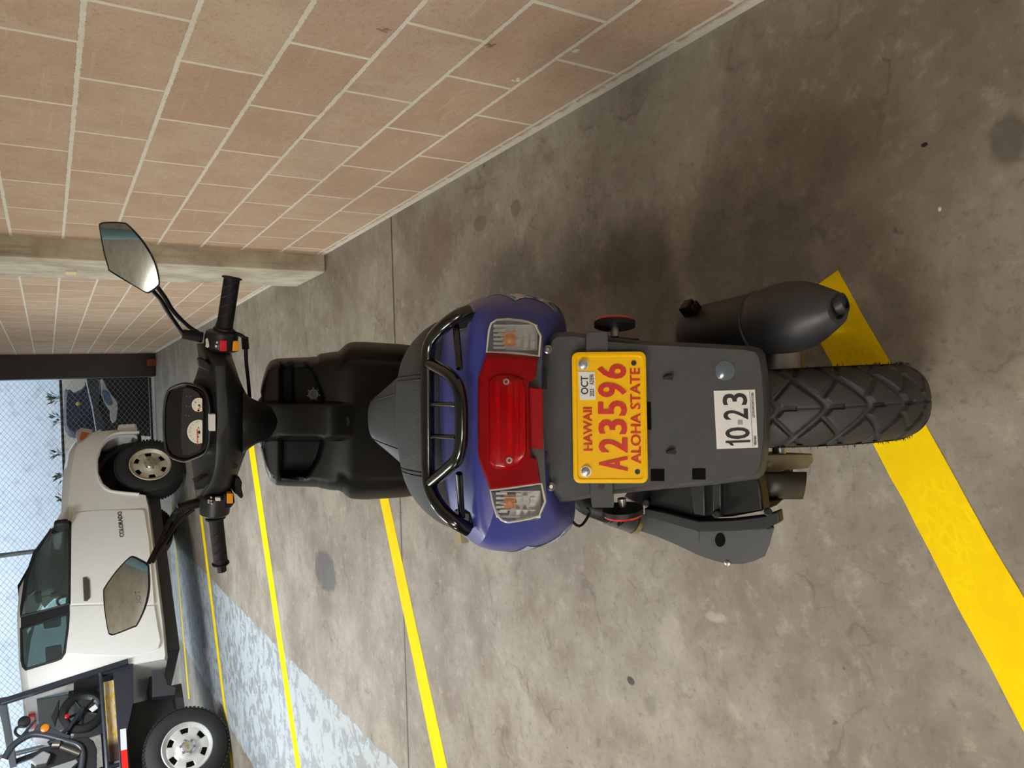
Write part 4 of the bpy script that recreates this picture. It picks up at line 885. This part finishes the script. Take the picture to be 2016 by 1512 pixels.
ceL, nL = mirror([(264, 1095.5), (276, 1101), (291, 1110), (294, 1122), (295, 1160), (287, 1196), (271, 1230), (262, 1236), (226, 1250), (217, 1250), (212, 1243), (205, 1200), (203, 1166), (206, 1155), (228, 1124), (254, 1097)],
 [[(292, 1110, -.01), (315, 1065, .01), (338, 1018, .03), (350, 1003, .03)], [(299, 1108, -.005), (325, 1066, .01), (348, 1030, .03), (382, 1002, .03)]], ((350, 1000, .03), (398, 988, .03)), -.02, (.12, -.95, .27), 'left mirror with black frame')
c = pp(272, 1178, ceL+nL*.0064, nL); lettering('mirror_lettering', [('DOT', c, V((1, 0, .12)), nL.cross(V((1, 0, .12))), .034, .010, .0)], M_GREYINK, bar, .0001)

# ------------------------------------------------------------------ pickup truck
TR = V((-3.12, 7.4, 0)); TT = V((2.54, 2.0, 0)).normalized(); TN = V((-TT.y, TT.x, 0)); TANG = math.atan2(TT.y, TT.x)
TK = empty('pickup_truck', TR, 'white pickup truck with dark flatbed rack, parked by the far mesh fence', 'truck', rz=TANG)
def tp(x, y, o=0.0):
    p = onp(x, y, TR+TN*o, TN)-TR; return V((p.dot(TT), o, p.z))
TW = 1.72
def tsec(s, zb, zbelt, zr, e, r, nose=0.0):
    half = [(.10+nose, zb), (.025+nose, zb+.03), (.008+nose, zb+.2), (nose, .88 if zbelt > 1 else zbelt-.1), (.012+nose, zbelt), (e+nose, zr-.06), (r+nose, zr-.012), (.5, zr)]
    return [V((s, y, z)) for y, z in half]+[V((s, TW-y, z)) for y, z in half[::-1]]
mb = MB(); mb.loft([tsec(.92, .44, 1.22, 1.61, .17, .26, .01), tsec(.95, .43, 1.225, 1.635, .165, .25), tsec(1.3, .42, 1.225, 1.665, .16, .24), tsec(1.75, .42, 1.22, 1.675, .16, .24), tsec(2.02, .42, 1.215, 1.655, .16, .24), tsec(2.2, .42, 1.21, 1.57, .14, .21), tsec(2.45, .42, 1.205, 1.435, .10, .17), tsec(2.66, .42, 1.20, 1.325, .06, .13), tsec(2.76, .43, 1.195, 1.275, .045, .11), tsec(3.15, .45, 1.16, 1.25, .05, .12), tsec(3.5, .46, 1.10, 1.205, .05, .12), tsec(3.66, .46, 1.02, 1.13, .04, .12, .015), tsec(3.74, .46, .92, 1.02, .04, .12, .04), tsec(3.79, .48, .76, .86, .04, .12, .09)])
cab = part(mb, 'cab_body', M_TRUCK, TK, smooth=30, solid=.03)
W1 = [(138, 1028), (114, 1036), (101, 1044), (68, 1088), (50, 1142), (42, 1200), (41, 1214), (137, 1189)]
W2 = [(41, 1238), (43, 1300), (46, 1312), (50, 1318), (110, 1300), (120, 1296), (127, 1286), (134, 1232), (137, 1207)]
def wpt(x, y, o=0.0):
    p = tp(x, y, .02); k = max(0, p.z-1.22)*.36+.014; return tp(x, y, k+o)
def win_cut(px):
    A = [wpt(x, y) for x, y in px]; mb = MB(); mb.loft([[V((p.x, -.2, p.z)) for p in A], [V((p.x, TW+.2, p.z)) for p in A]]); return mb
arch = [tp(x, y) for x, y in ((330, 853), (250, 853), (230, 856), (212, 866), (200, 882), (193, 906), (194, 932), (203, 952), (219, 964), (330, 978))]
am = MB(); am.loft([[V((p.x, -.2, p.z)) for p in arch]+[], [V((p.x, .42, p.z)) for p in arch]])
am2 = MB(); am2.loft([[V((p.x, TW-.42, p.z)) for p in arch], [V((p.x, TW+.2, p.z)) for p in arch]])
rw = MB(); rw.box((.9, TW/2, 1.375), (.5, 1.06, .30))
WQ = [V((2.05, .26, 1.652)), V((2.05, TW-.26, 1.652)), V((2.62, TW-.18, 1.357)), V((2.62, .18, 1.357))]; wn = V((.46, 0, .888))
ws = MB(); ws.loft([[p-wn*.09 for p in WQ], [p+wn*.12 for p in WQ]])
boolean_cut(cab, [win_cut(W1), win_cut(W2), am, am2, rw, ws])
for px, nm, m in ((W1, 'side_window', M_GLASS), (W2, 'side_window', M_DGLASS)):
    A = [wpt(x, y, .008) for x, y in px]; mb = MB(); mb.loft([A, [p+V((0, .004, 0)) for p in A]]); part(mb, nm, m, TK, smooth=0)
    mb = MB(); mb.loft([[V((p.x, TW-p.y, p.z)) for p in A], [V((p.x, TW-p.y-.004, p.z)) for p in A]]); part(mb, nm, m, TK, smooth=0)
def frame(px, w, name):
    A = [wpt(x, y, -.004) for x, y in px]; mb = MB(); mb.tube(A, w, 6, closed=True); part(mb, name, M_CARBLK, TK)
frame(W1, .014, 'window_seal'); frame(W2, .012, 'window_seal')
A = [wpt(x, y, -.008) for x, y in ((41, 1213), (137, 1186), (137, 1208), (41, 1239))]; mb = MB(); mb.prism(A, V((0, .02, 0))); part(mb, 'door_pillar', M_CARBLK, TK, smooth=0)
mb = MB(); mb.prism([wpt(x, y, -.006) for x, y in ((138, 1024), (138, 1040), (104, 1050), (100, 1044), (114, 1032))], V((0, .02, 0))); part(mb, 'window_corner', M_CARBLK, TK, smooth=0)
mb = MB(); mb.prism([V((.885, TW/2-.53, 1.225)), V((.885, TW/2+.53, 1.225)), V((.915, TW/2+.5, 1.525)), V((.915, TW/2-.5, 1.525))], V((.006, 0, 0))); part(mb, 'rear_window', M_GLASS, TK, smooth=0)
mb = MB(); mb.prism([p+wn*.004 for p in WQ], wn*.005); part(mb, 'windscreen', M_GLASS, TK, smooth=0)
mb = MB(); mb.box((.905, TW/2, 1.575), (.03, .34, .055)); part(mb, 'brake_light', M_REDP, TK, bevel=.006)
# doors as raised skins with shut lines between
def skin(px, name, lab):
    A = [tp(x, y, -.004) for x, y in px]; mb = MB(); mb.prism(A, V((0, .03, 0))); return part(mb, name, M_TRUCK, TK, lab, smooth=0, bevel=.004)
dr = skin(((141, 1016), (150, 1009), (190, 1004), (279, 1003), (284, 1006), (293, 1060), (304, 1188), (250, 1190), (200, 1187), (139, 1189)), 'front_door', 'front passenger door')
skin(((139, 1193), (200, 1191), (250, 1194), (304, 1192), (311, 1235), (316, 1262), (312, 1275), (290, 1283), (262, 1291), (230, 1291), (132, 1286)), 'rear_door', 'rear half door')
mb = MB(); A = [tp(x, y, -.02) for x, y in ((163, 1137), (170, 1136), (176, 1142), (177, 1176), (172, 1182), (165, 1182))]; mb.prism(A, V((0, .022, 0))); part(mb, 'door_handle', mat('handle_grey', (66, 64, 60), .4), TK, bevel=.004)
A = tp(237, 1032, -.006); lettering('badge', [('COLORADO', tp(237.5, 1032, -.0065), V((1, 0, 0)), V((0, 0, 1)), .31, .042, .02)], mat('badge_grey', (96, 94, 88), .3, .8), TK, .002)
mb = MB(); mb.prism([tp(x, y, -.012) for x, y in ((150, 849), (152, 873), (165, 866), (178, 852), (182, 846), (160, 842))], V((0, .05, 0))); hl = part(mb, 'headlamp', M_SILV, TK, smooth=0)
mb = MB(); mb.prism([tp(x, y, -.016) for x, y in ((158, 868), (168, 862), (176, 852), (162, 850), (157, 858))], V((0, .01, 0))); part(mb, 'side_marker', mat('amber_dark', (170, 84, 30), .25, coat=.6), TK, smooth=0)
mb = MB(); mb.box((3.77, TW/2, .56), (.12, 1.66, .2)); part(mb, 'front_bumper', M_TRUCK, TK, bevel=.03)
# arch lip and dark liner
mb = MB(); mb.tube(smooth_path([tp(x, y, .0) for x, y in ((274, 851), (230, 853), (210, 863), (197, 880), (190, 906), (191, 934), (201, 955), (219, 967), (274, 973))], 4), .016, 8); part(mb, 'wheel_arch', M_TRUCK, TK)
mb = MB(); mb.box((3.2, .62, .70), (1.08, .35, .56)); mb.box((2.9, .86, .5), (1.9, 1.1, .2)); part(mb, 'engine_bay', M_CARBLK, TK, smooth=0)
mb = MB(); mb.tube([V((3.22+.47*math.cos(a), .3, .44+.47*math.sin(a))) for a in np.linspace(-.2, 3.3, 14)], .05, 8)
part(mb, 'arch_liner', M_CARBLK, TK)
# wheels
def tyre(mb, R, w, y0, rin, s, z): mb.lathe((s, y0, z), (0, 1, 0), [(.02, rin), (0, rin+.02), (-.004, rin+.06), (.006, R-.06), (.022, R-.02), (.04, R-.003), (.06, R), (w-.06, R), (w-.04, R-.003), (w-.01, R-.05), (w, rin+.04), (w-.02, rin)], 64, cap=False)
def tread(mb, R, w, y0, s, z):
    for k in range(64):
        a = k*math.tau/64; d = V((math.cos(a), 0, math.sin(a)))
        for yy in (.045, w-.045): mb.box(V((s, y0+yy, z))+d*(R-.0035), (.012, .05, .022), X=d, Y=(0, 1, 0), Z=d.cross(V((0, 1, 0))))
def rim_disc(mb, y0, s, z, R):
    rs = [0, .03, .062, .075, .10, .128, .158, .172, .186, .20, .212, .216, .212]; dy = [.0, .0, .0, .012, .030, .028, .026, .03, .034, .018, .0, .004, .03]; n = 72
    k = R/.216; rings = [[V((s+r*k*math.cos(i*math.tau/n), y0+d, z+r*k*math.sin(i*math.tau/n))) for i in range(n)] for r, d in zip(rs, dy)]
    vs = [p for r in rings for p in r]; fs = []
    for j in range(1, len(rs)-1):
        for i in range(n):
            a = (i*5) % 60; hole = 128 <= rs[j]*1000 < 172 and (a <= 10 or a >= 50) and True
            if hole: continue
            fs.append((j*n+i, j*n+(i+1) % n, (j+1)*n+(i+1) % n, (j+1)*n+i))
    mb.add(vs, fs)
def truck_wheel(s, y0, z, m, near=True, parent=TK):
    mb = MB(); tyre(mb, .365, .24, y0, .205, s, z); tread(mb, .365, .24, y0, s, z); w = part(mb, 'wheel', mat('truck_tyre', (30, 30, 31), .7, bump=.2), parent, smooth=40)
    mb = MB(); rim_disc(mb, y0-.002, s, z, .216); part(mb, 'rim', m, w, smooth=40, solid=.004, recalc=False)
    mb = MB(); mb.lathe((s, y0+.075, z), (0, 1, 0), [(0, .19), (.14, .19)], 40); part(mb, 'brake_drum', M_CARBLK, w)
    mb = MB(); mb.lathe((s, y0+.02, z), (0, -1, 0), [(0, .07), (.018, .07), (.03, .05), (.036, .046), (.04, .03), (.041, .0)], 36); part(mb, 'hub_cap', M_SILV, w)
    mb = MB()
    for k in range(6):
        a = k*math.tau/6+.3; mb.lathe((s+.058*math.cos(a), y0+.01, z+.058*math.sin(a)), (0, -1, 0), [(0, .012), (.02, .012), (.026, .008)], 10)
    part(mb, 'lug_nut', M_STEEL, w)
    mb = MB(); c = V((s, y0-.0225, z)); g = [(-.026, -.006), (-.009, -.006), (-.009, -.011), (.009, -.011), (.009, -.006), (.028, -.006), (.024, .006), (.009, .006), (.009, .011), (-.009, .011), (-.009, .006), (-.022, .006)]
    mb.prism([c+V((a, 0, b)) for a, b in g], V((0, .004, 0))); part(mb, 'emblem', mat('emblem_gold', (190, 150, 70), .4, .6), w, smooth=0)
M_RIM1 = mat('steel_wheel_paint', (206, 206, 202), .4, .3, var=.08); M_RIM2 = mat('dusty_wheel_paint', (196, 186, 168), .5, .2, var=.12)
truck_wheel(.04, -.03, .3735, M_RIM1); truck_wheel(3.22, .03, .3735, M_RIM2)
truck_wheel(.04, TW-.22, .3735, M_RIM1); truck_wheel(3.22, TW-.26, .3735, M_RIM2)
# interior: seats, dashboard, steering wheel, rear-view mirror
for y0 in (.42, 1.28):
    mb = MB(); mb.loft([[V((1.72+dx, y0+dy*.24, z)) for dx, dy in ((0, -1), (.1, -1), (.1, 1), (0, 1))] for z in (.75, .95, 1.15, 1.26)]); mb.box((1.72, y0, 1.38), (.09, .26, .15)); mb.box((1.95, y0, .72), (.5, .48, .16)); part(mb, 'cab_seat', M_CARBLK, TK, bevel=.02)
mb = MB(); mb.box((2.5, TW/2, 1.1), (.3, 1.5, .22)); part(mb, 'dashboard', M_CARBLK, TK, bevel=.03)
mb = MB(); mb.tube([V((2.26+.06*math.sin(a), 1.28+.18*math.cos(a), 1.16+.17*math.sin(a))) for a in np.linspace(0, math.tau, 24, endpoint=False)], .014, 8, closed=True); mb.tube([(2.27, 1.28, 1.16), (2.45, 1.28, 1.1)], .02, 8); part(mb, 'steering_wheel', M_CARBLK, TK)
mb = MB(); mb.box((2.2, TW/2, 1.5), (.03, .22, .06)); mb.tube([(2.2, TW/2, 1.5), (2.24, TW/2, 1.54)], .01, 6); part(mb, 'rear_view_mirror', M_CARBLK, TK, bevel=.01)
mb = MB(); mb.tube([(2.2, TW/2, 1.47), (2.2, TW/2, 1.38)], .004, 6); mb.box((2.2, TW/2, 1.35), (.02, .08, .07)); part(mb, 'hanging_charm', M_CARBLK, TK)
mb = MB(); mb.box(tp(121, 1034, -.08), (.08, .14, .13)); part(mb, 'door_mirror', M_CARBLK, TK, bevel=.03)
# chassis, flatbed and rack
mb = MB(); mb.box((.9, TW/2, .52), (4.4, .9, .12)); mb.box((2.0, TW/2, .40), (1.9, 1.35, .2)); mb.box((.3, TW/2, .46), (.9, 1.1, .3)); part(mb, 'chassis', mat('chassis_grey', (48, 50, 55), .5, var=.2), TK, bevel=.01, smooth=0)
mb = MB(); mb.prism([tp(x, y, .12) for x, y in ((300, 1318), (322, 1322), (330, 1348), (346, 1352), (345, 1368), (300, 1372))], V((0, .1, 0))); part(mb, 'hanger_bracket', mat('chassis_grey', (48, 50, 55)), TK, bevel=.006)
mb = MB(); mb.prism([tp(x, y, .0) for x, y in ((222, 1309), (262, 1306), (263, 1380), (258, 1404), (250, 1440), (248, 1512), (248, 1700), (234, 1700), (236, 1512))], V((0, .05, 0))); part(mb, 'bed_rail', M_NAVY, TK, 'dark lower side beam of the flatbed', bevel=.004, smooth=0)
mb = MB(); mb.tube([tp(198, 1322, .02), tp(203, 1400, .02), tp(211, 1512, .02), tp(219, 1700, .02)], .018, 8); part(mb, 'bed_rail', M_NAVY, TK, 'upper thin side rail of the flatbed')
mb = MB(); mb.box((-.35, TW/2, .86), (2.5, TW-.1, .04)); mb.box((-.35, TW-.03, .9), (2.5, .05, .16)); part(mb, 'bed_deck', M_NAVY, TK, smooth=0)
mb = MB(); mb.box((.66, .38, .9185), (.34, .16, .077)); part(mb, 'wheel_chock', M_NAVY, TK, bevel=.004)
mb = MB(); mb.box((.895, TW/2, 1.04), (.02, TW-.12, .38)); part(mb, 'cab_shade_panel', M_CARBLK, TK, smooth=0)  # added black sheet standing in for the shadow on the cab's back wall
mb = MB(); mb.box((.0, .30, .62), (1.3, .03, .42)); part(mb, 'mudguard', M_CARBLK, TK, smooth=0)
pA, pB = tp(252, 1303, -.02), tp(2, 1383, -.02)
mb = MB(); mb.box((pA+pB)/2, (.05, .05, (pB-pA).length), X=(1, 0, 0), Y=(0, 1, 0), Z=(pB-pA)); part(mb, 'rack_post', M_NAVY, TK, bevel=.004)
mb = MB(); mb.box((pA+pB)/2+V((0, TW-.02, 0)), (.05, .05, (pB-pA).length), Z=(pB-pA)); part(mb, 'rack_post', M_NAVY, TK, bevel=.004)
mb = MB(); mb.box(pB+V((0, TW/2, -.01)), (.07, TW+.04, .06)); part(mb, 'rack_crossbar', M_NAVY, TK, bevel=.004)
mb = MB(); q = tp(205, 1322, .01); mb.box(q+V((.0, 0, -.06)), (.05, .03, .16)); part(mb, 'rack_stub', M_NAVY, TK, smooth=0)
for q, m, lab in ((((236.5, 1436), (248, 1434), (250, 1475), (238, 1478)), mat('reflective_white', (214, 218, 228), .3), 'white reflective tape'), (((238, 1478), (250, 1475), (253, 1516), (241, 1520)), mat('reflective_red', (222, 34, 30), .3), 'red reflective tape')):
    mb = MB(); mb.prism([tp(x, y, -.003) for x, y in q], V((0, .003, 0))); part(mb, 'marker_tape', m, TK, lab, smooth=0)
# plank lying between the rails
t = NT('paint_stained_wood'); o_ = t.obj(); n1 = t.noise(t.scale(o_, (6, 1, 20)), 2, 4); cr = t.mix(t.ramp(n1, .42, .5), lin((206, 164, 28)), lin((214, 190, 150))); sx = t.n('ShaderNodeSeparateXYZ', Vector=o_).outputs[0]; t.set(t.b.inputs['Base Color'], t.mix(t.ramp(sx, -.24, -.14), lin((66, 38, 34)), cr)); t.b.inputs['Roughness'].default_value = .6
M_WOOD = t.m
a, b = tp(212, 1342, .09), tp(219, 1500, .09); pk = MB(); pk.box(V((0, 0, 0)), ((b-a).length, .03, .10)); o = pk.build('plank', M_WOOD, None, bevel=.004, smooth=0)
mid = (a+b)/2; o.location = TR+TT*mid.x+TN*mid.y+V((0, 0, .945)); o.rotation_euler = (0, 0, TANG); tag(o, 'yellow and brown paint-stained plank lying along the flatbed edge behind the cab', 'plank')

# ------------------------------------------------------------------ small motorcycle on the flatbed
MO = TR+TN*.38+TT*-.1+V((0, 0, .88))
MC = empty('motorcycle', MO, 'dark grey motorcycle with an amber reflector standing on the pickup flatbed', 'motorcycle', rz=TANG)
def mp(x, y, o=0.0): p = tp(x, y, .38+o); return p-V((-.1, .38, .88))
def mprism(px, o, d, name, m, lab=None, bev=.006):
    A = [mp(x, y, o) for x, y in px]; mb = MB(); mb.prism(A, V((0, d, 0))); return part(mb, name, m, MC, lab, bevel=bev, smooth=30)
c = mp(164, 1401); wr = min(.2, c.z)
mb = MB(); mb.lathe(c-V((0, .05, 0)), (0, 1, 0), [(.0, wr-.06), (-.002, wr-.045), (.02, wr-.005), (.05, wr), (.08, wr-.005), (.102, wr-.045), (.10, wr-.06)], 48, cap=False); w = part(mb, 'wheel', M_RUB, MC, smooth=40)
mb = MB(); mb.lathe(c-V((0, .05, 0)), (0, 1, 0), [(0, wr-.06), (.01, wr-.075), (.09, wr-.075), (.1, wr-.06)], 40, cap=False); mb.tube([c-V((0, .06, 0)), c+V((0, .06, 0))], .03, 16)
for k in range(5):
    a = k*math.tau/5+.5; d = V((math.cos(a), 0, math.sin(a))); mb.tube([c+d*.02, c+d*(wr-.07)], .012, 8)
part(mb, 'rim', M_CARBLK, w)
for dy in (-.075, .075): mb = MB(); mb.tube([c+V((0, dy, 0)), mp(135, 1440)+V((0, dy, 0)), mp(95, 1470)+V((0, dy, 0))], .02, 10); part(mb, 'fork', M_NAVY, MC)
M_MC = mat('motorcycle_grey', (56, 60, 70), .35, var=.12, coat=.3)
mprism([(62, 1446), (72, 1426), (86, 1421), (110, 1436), (140, 1448), (132, 1462), (95, 1452)], -.12, .24, 'fairing', M_MC)
mb = MB(); mb.tube(smooth_path([mp(x, y, -.1) for x, y in ((8, 1496), (22, 1472), (40, 1457), (64, 1446), (95, 1449), (130, 1459), (155, 1468), (163, 1485), (160, 1512), (155, 1560))], 5), .028, 12); part(mb, 'frame', M_MC, MC)
mprism([(150, 1452), (170, 1450), (184, 1458), (191, 1475), (190, 1530), (165, 1540), (158, 1490), (140, 1462)], -.09, .2, 'tank', M_CARBLK)
mprism([(100, 1412), (117, 1375), (116, 1402), (108, 1430)], -.02, .04, 'mudguard', M_CARBLK)
mprism([(60, 1495), (85, 1478), (100, 1484), (92, 1502), (70, 1506)], -.13, .2, 'side_cover', mat('silver_plastic', (176, 180, 184), .3, .5), 'silver side cover')
mprism([(96, 1512), (150, 1494), (154, 1500), (120, 1530)], -.13, .2, 'side_cover', mat('silver_plastic', (176, 180, 184)), 'lower silver side cover')
mprism([(62, 1492), (80, 1472), (120, 1466), (156, 1488), (186, 1530), (188, 1560), (110, 1560), (60, 1540)], -.04, .16, 'engine_block', M_CARBLK)
mb = MB(); mb.tube([mp(103, 1466, -.12), mp(118, 1466, -.12)], .035, 18); part(mb, 'chrome_cylinder', M_STEEL, MC)
mb = MB(); mb.tube([mp(120, 1470, -.1), mp(152, 1482, -.1), mp(158, 1484, -.1)], .035, 16); part(mb, 'exhaust_can', mat('dull_bronze', (90, 84, 74), .4, .7), MC)
mb = MB(); mb.lathe(mp(88.5, 1434, -.125), (0, -1, 0), [(0, .036), (.012, .034), (.018, .02)], 24); part(mb, 'amber_reflector', M_AMBER, MC)
mprism([(175, 1396), (188, 1386), (193, 1394), (182, 1402)], -.10, .006, 'tag', M_WHITE, 'white paper tag', .001)
mb = MB(); mb.lathe(mp(132, 1412, -.06), (0, -1, 0), [(0, .02), (.03, .02), (.034, .01)], 16); part(mb, 'red_cap', M_REDP, MC)
mb = MB(); mb.tube(smooth_path([mp(x, y, -.08) for x, y in ((46, 1430), (34, 1432), (30, 1442), (40, 1450), (56, 1440))], 4), .012, 8); part(mb, 'lever', M_CARBLK, MC)
mb = MB(); mb.tube([mp(38, 1455, -.1), mp(70, 1418, -.05)], .012, 8); part(mb, 'handlebar', M_MC, MC)
mb = MB(); mb.lathe(mp(48, 1424, .05), (0, -1, 0), [(0, .03), (.02, .05), (.05, .05), (.06, .03)], 20); part(mb, 'lamp_pod', M_CARBLK, MC)
mb = MB(); mb.tube([c+V((.0, 0, .0)), c+V((-.02, .1, -wr))], .02, 8); mb.tube([mp(180, 1520), mp(180, 1520)-V((0, 0, mp(180, 1520).z))], .02, 8); part(mb, 'stand', M_NAVY, MC)

# ------------------------------------------------------------------ mesh fence across the far end
FY = 12.05
FE = empty('mesh_fence', (0, FY, 0), 'diamond mesh fence on steel posts closing the far end of the garage', 'fence')
mb = MB(); dx, dz = .088, .067; zt = 2.9; x0, x1 = -7.5, .49; sl = dz/dx; n = int((x1-x0+zt/sl)/dx)+1
for k in range(n):
    for sg in (1, -1):
        xs = x0-zt/sl+k*dx if sg > 0 else x0+k*dx
        z0_, z1_ = 0.02, zt; a = V((xs+(z0_/sl)*sg, .0012*sg, z0_)); b = V((xs+(z1_/sl)*sg, .0012*sg, z1_))
        if sg < 0: pass
        ts = [0, 1]
        d = b-a
        lo = 0.0; hi = 1.0
        for e_, s_ in ((x0, 1), (x1, -1)):
            if abs(d.x) > 1e-9:
                t_ = (e_-a.x)/d.x
                if d.x*s_ > 0: lo = max(lo, t_)
                else: hi = min(hi, t_)
        if hi-lo > .01: mb.tube([a+d*lo, a+d*hi], .0023, 4, cap=False)
part(mb, 'wire_mesh', M_GALV, FE, smooth=0)
def fx(y): return atY(60, y, FY).x
zr_ = atY(121, 800, FY).z
mb = MB(); mb.tube([(x0, .02, zr_), (x1, .02, zr_)], .018, 10); part(mb, 'rail', M_DARKST, FE)
mb = MB(); mb.tube([(x0, .02, .06), (x1, .02, .06)], .02, 10); part(mb, 'rail', M_DARKST, FE)
for y in (1087, 1478):
    x = fx(y); mb = MB(); mb.tube([(x, .03, 0), (x, .03, zt)], .032, 14); part(mb, 'post', M_GALV, FE)

# what stands behind the mesh
BY = 12.75
def bp(x, y, o=0.0): return atY(x, y, BY+o)
def bprism(px, o, d, name, m, parent, org, lab=None, bev=.01):
    A = [bp(x, y, o)-org for x, y in px]; mb = MB(); mb.prism(A, V((0, d, 0))); return part(mb, name, m, parent, lab, bevel=bev, smooth=30)
g = bp(300, 800); org = V((g.x, BY, 0)); PB = empty('parked_scooter', org, 'dark scooter with a white and blue side panel parked behind the mesh fence', 'scooter')
bprism([(180, 742), (200, 746), (196, 800), (200, 850), (300, 860), (300, 742)], .0, .5, 'body', M_CARBLK, PB, org)
bprism([(198, 748), (202, 745), (210, 762), (222, 780), (231, 792), (232, 805), (229, 828), (222, 834), (217, 825), (216, 808), (205, 792), (199, 775)], -.04, .05, 'side_panel', mat('dusty_white', (196, 190, 184), .4), PB, org, 'white side panel')
bprism([(199, 770), (206, 767), (214, 772), (221, 790), (222, 797), (214, 799), (205, 790)], -.055, .03, 'panel_insert', mat('dusty_blue', (78, 112, 138), .35), PB, org, 'blue insert')
bprism([(170, 746), (182, 742), (196, 750), (194, 800), (208, 838), (190, 850), (184, 815), (176, 780)], -.03, .3, 'windshield', mat('smoked_grey', (58, 62, 70), .3), PB, org)
mb = MB(); mb.tube([p-org for p in smooth_path([bp(x, y, -.04) for x, y in ((171, 752), (176, 775), (182, 800), (186, 825), (190, 848))])], .008, 6); part(mb, 'trim_strip', M_GALV, PB)
mb = MB(); p = bp(270, 800, .1)-org; mb.lathe((p.x, p.y, .27), (0, 1, 0), [(0, .18), (0, .24), (.03, .27), (.1, .27), (.13, .24), (.13, .18)], 32); part(mb, 'wheel', M_RUB, PB)
mb = MB(); rnd = random.Random(5); org2 = V((bp(150, 805).x, BY+.85, 0))
A = [(128, 772), (136, 768), (146, 772), (160, 766), (172, 752), (180, 760), (184, 800), (188, 850), (150, 862), (130, 850), (126, 820)]
P = smooth_path([bp(x, y, .85)-org2 for x, y in A], 4, True); ce = sum(P, V())/len(P)
mb.loft([[ce+(p-ce)*.85+V((0, -.12, 0)) for p in P], [p+V((rnd.uniform(-.012, .012), 0, rnd.uniform(-.012, .012))) for p in P], [ce+(p-ce)*.95+V((0, .35, 0)) for p in P]])
zb = min(p.z for p in P); mb.box((ce.x, .12, zb/2+.02), (.55, .4, zb+.1))
o = part(mb, 'equipment_cover', mat('navy_tarp', (34, 38, 56), .6, var=.3, scale=12, bump=.8, bscale=30, bdist=.02), None, smooth=60); o.location = org2; tag(o, 'dark navy rumpled cover over a bundle behind the mesh fence, beside the white truck nose', 'cover')
mb = MB(); mb.lathe(bp(153, 795, .75)-org2, (0, -1, 0), [(0, .028), (.02, .028), (.025, .02)], 18); part(mb, 'yellow_cap', mat('lid_yellow', (196, 184, 60), .4), o)
# weeds on top of the retaining wall
M_LEAF = mat('dark_leaf', (52, 62, 48), .6, var=.4)
WZ = .0
for i, (y, n, hh) in enumerate(((785, 13, .22), (826, 8, .20), (893, 8, .22), (938, 8, .18), (985, 6, .16))):
    b = atY(121, y, 14.5); mb = MB(); rnd = random.Random(i)
    b.z = RET_TOP
    for k in range(n):
        a = rnd.uniform(0, math.tau); l = rnd.uniform(.4, 1)*hh; q = V((rnd.uniform(-.05, .05), rnd.uniform(-.05, .05), 0)); tip = q+V((math.cos(a)*.07, math.sin(a)*.05, l)); w = V((-math.sin(a), math.cos(a), .2))*.02
        mb.tube([q, tip], .004, 4); m_ = q+(tip-q)*.75; up = V((0, 0, .012)); mb.add([m_-w*1.3, tip+V((math.cos(a), 0, .3))*.06, m_+w*1.3, q+(tip-q)*.5, m_+up], [(0, 1, 4), (1, 2, 4), (2, 3, 4), (3, 0, 4)])
    o = mb.build('weed', M_LEAF, None, smooth=0, recalc=False); o.location = b
    tag(o, 'dark %s weed on the retaining wall, %s' % (('bushy', 'small', 'leaning', 'low', 'sparse')[i], ('nearest the dark steel post', 'second from the dark steel post', 'above the truck headlamp', 'above the front of the truck hood', 'above the truck hood near its windscreen')[i]), 'plant', 'weeds on the retaining wall')
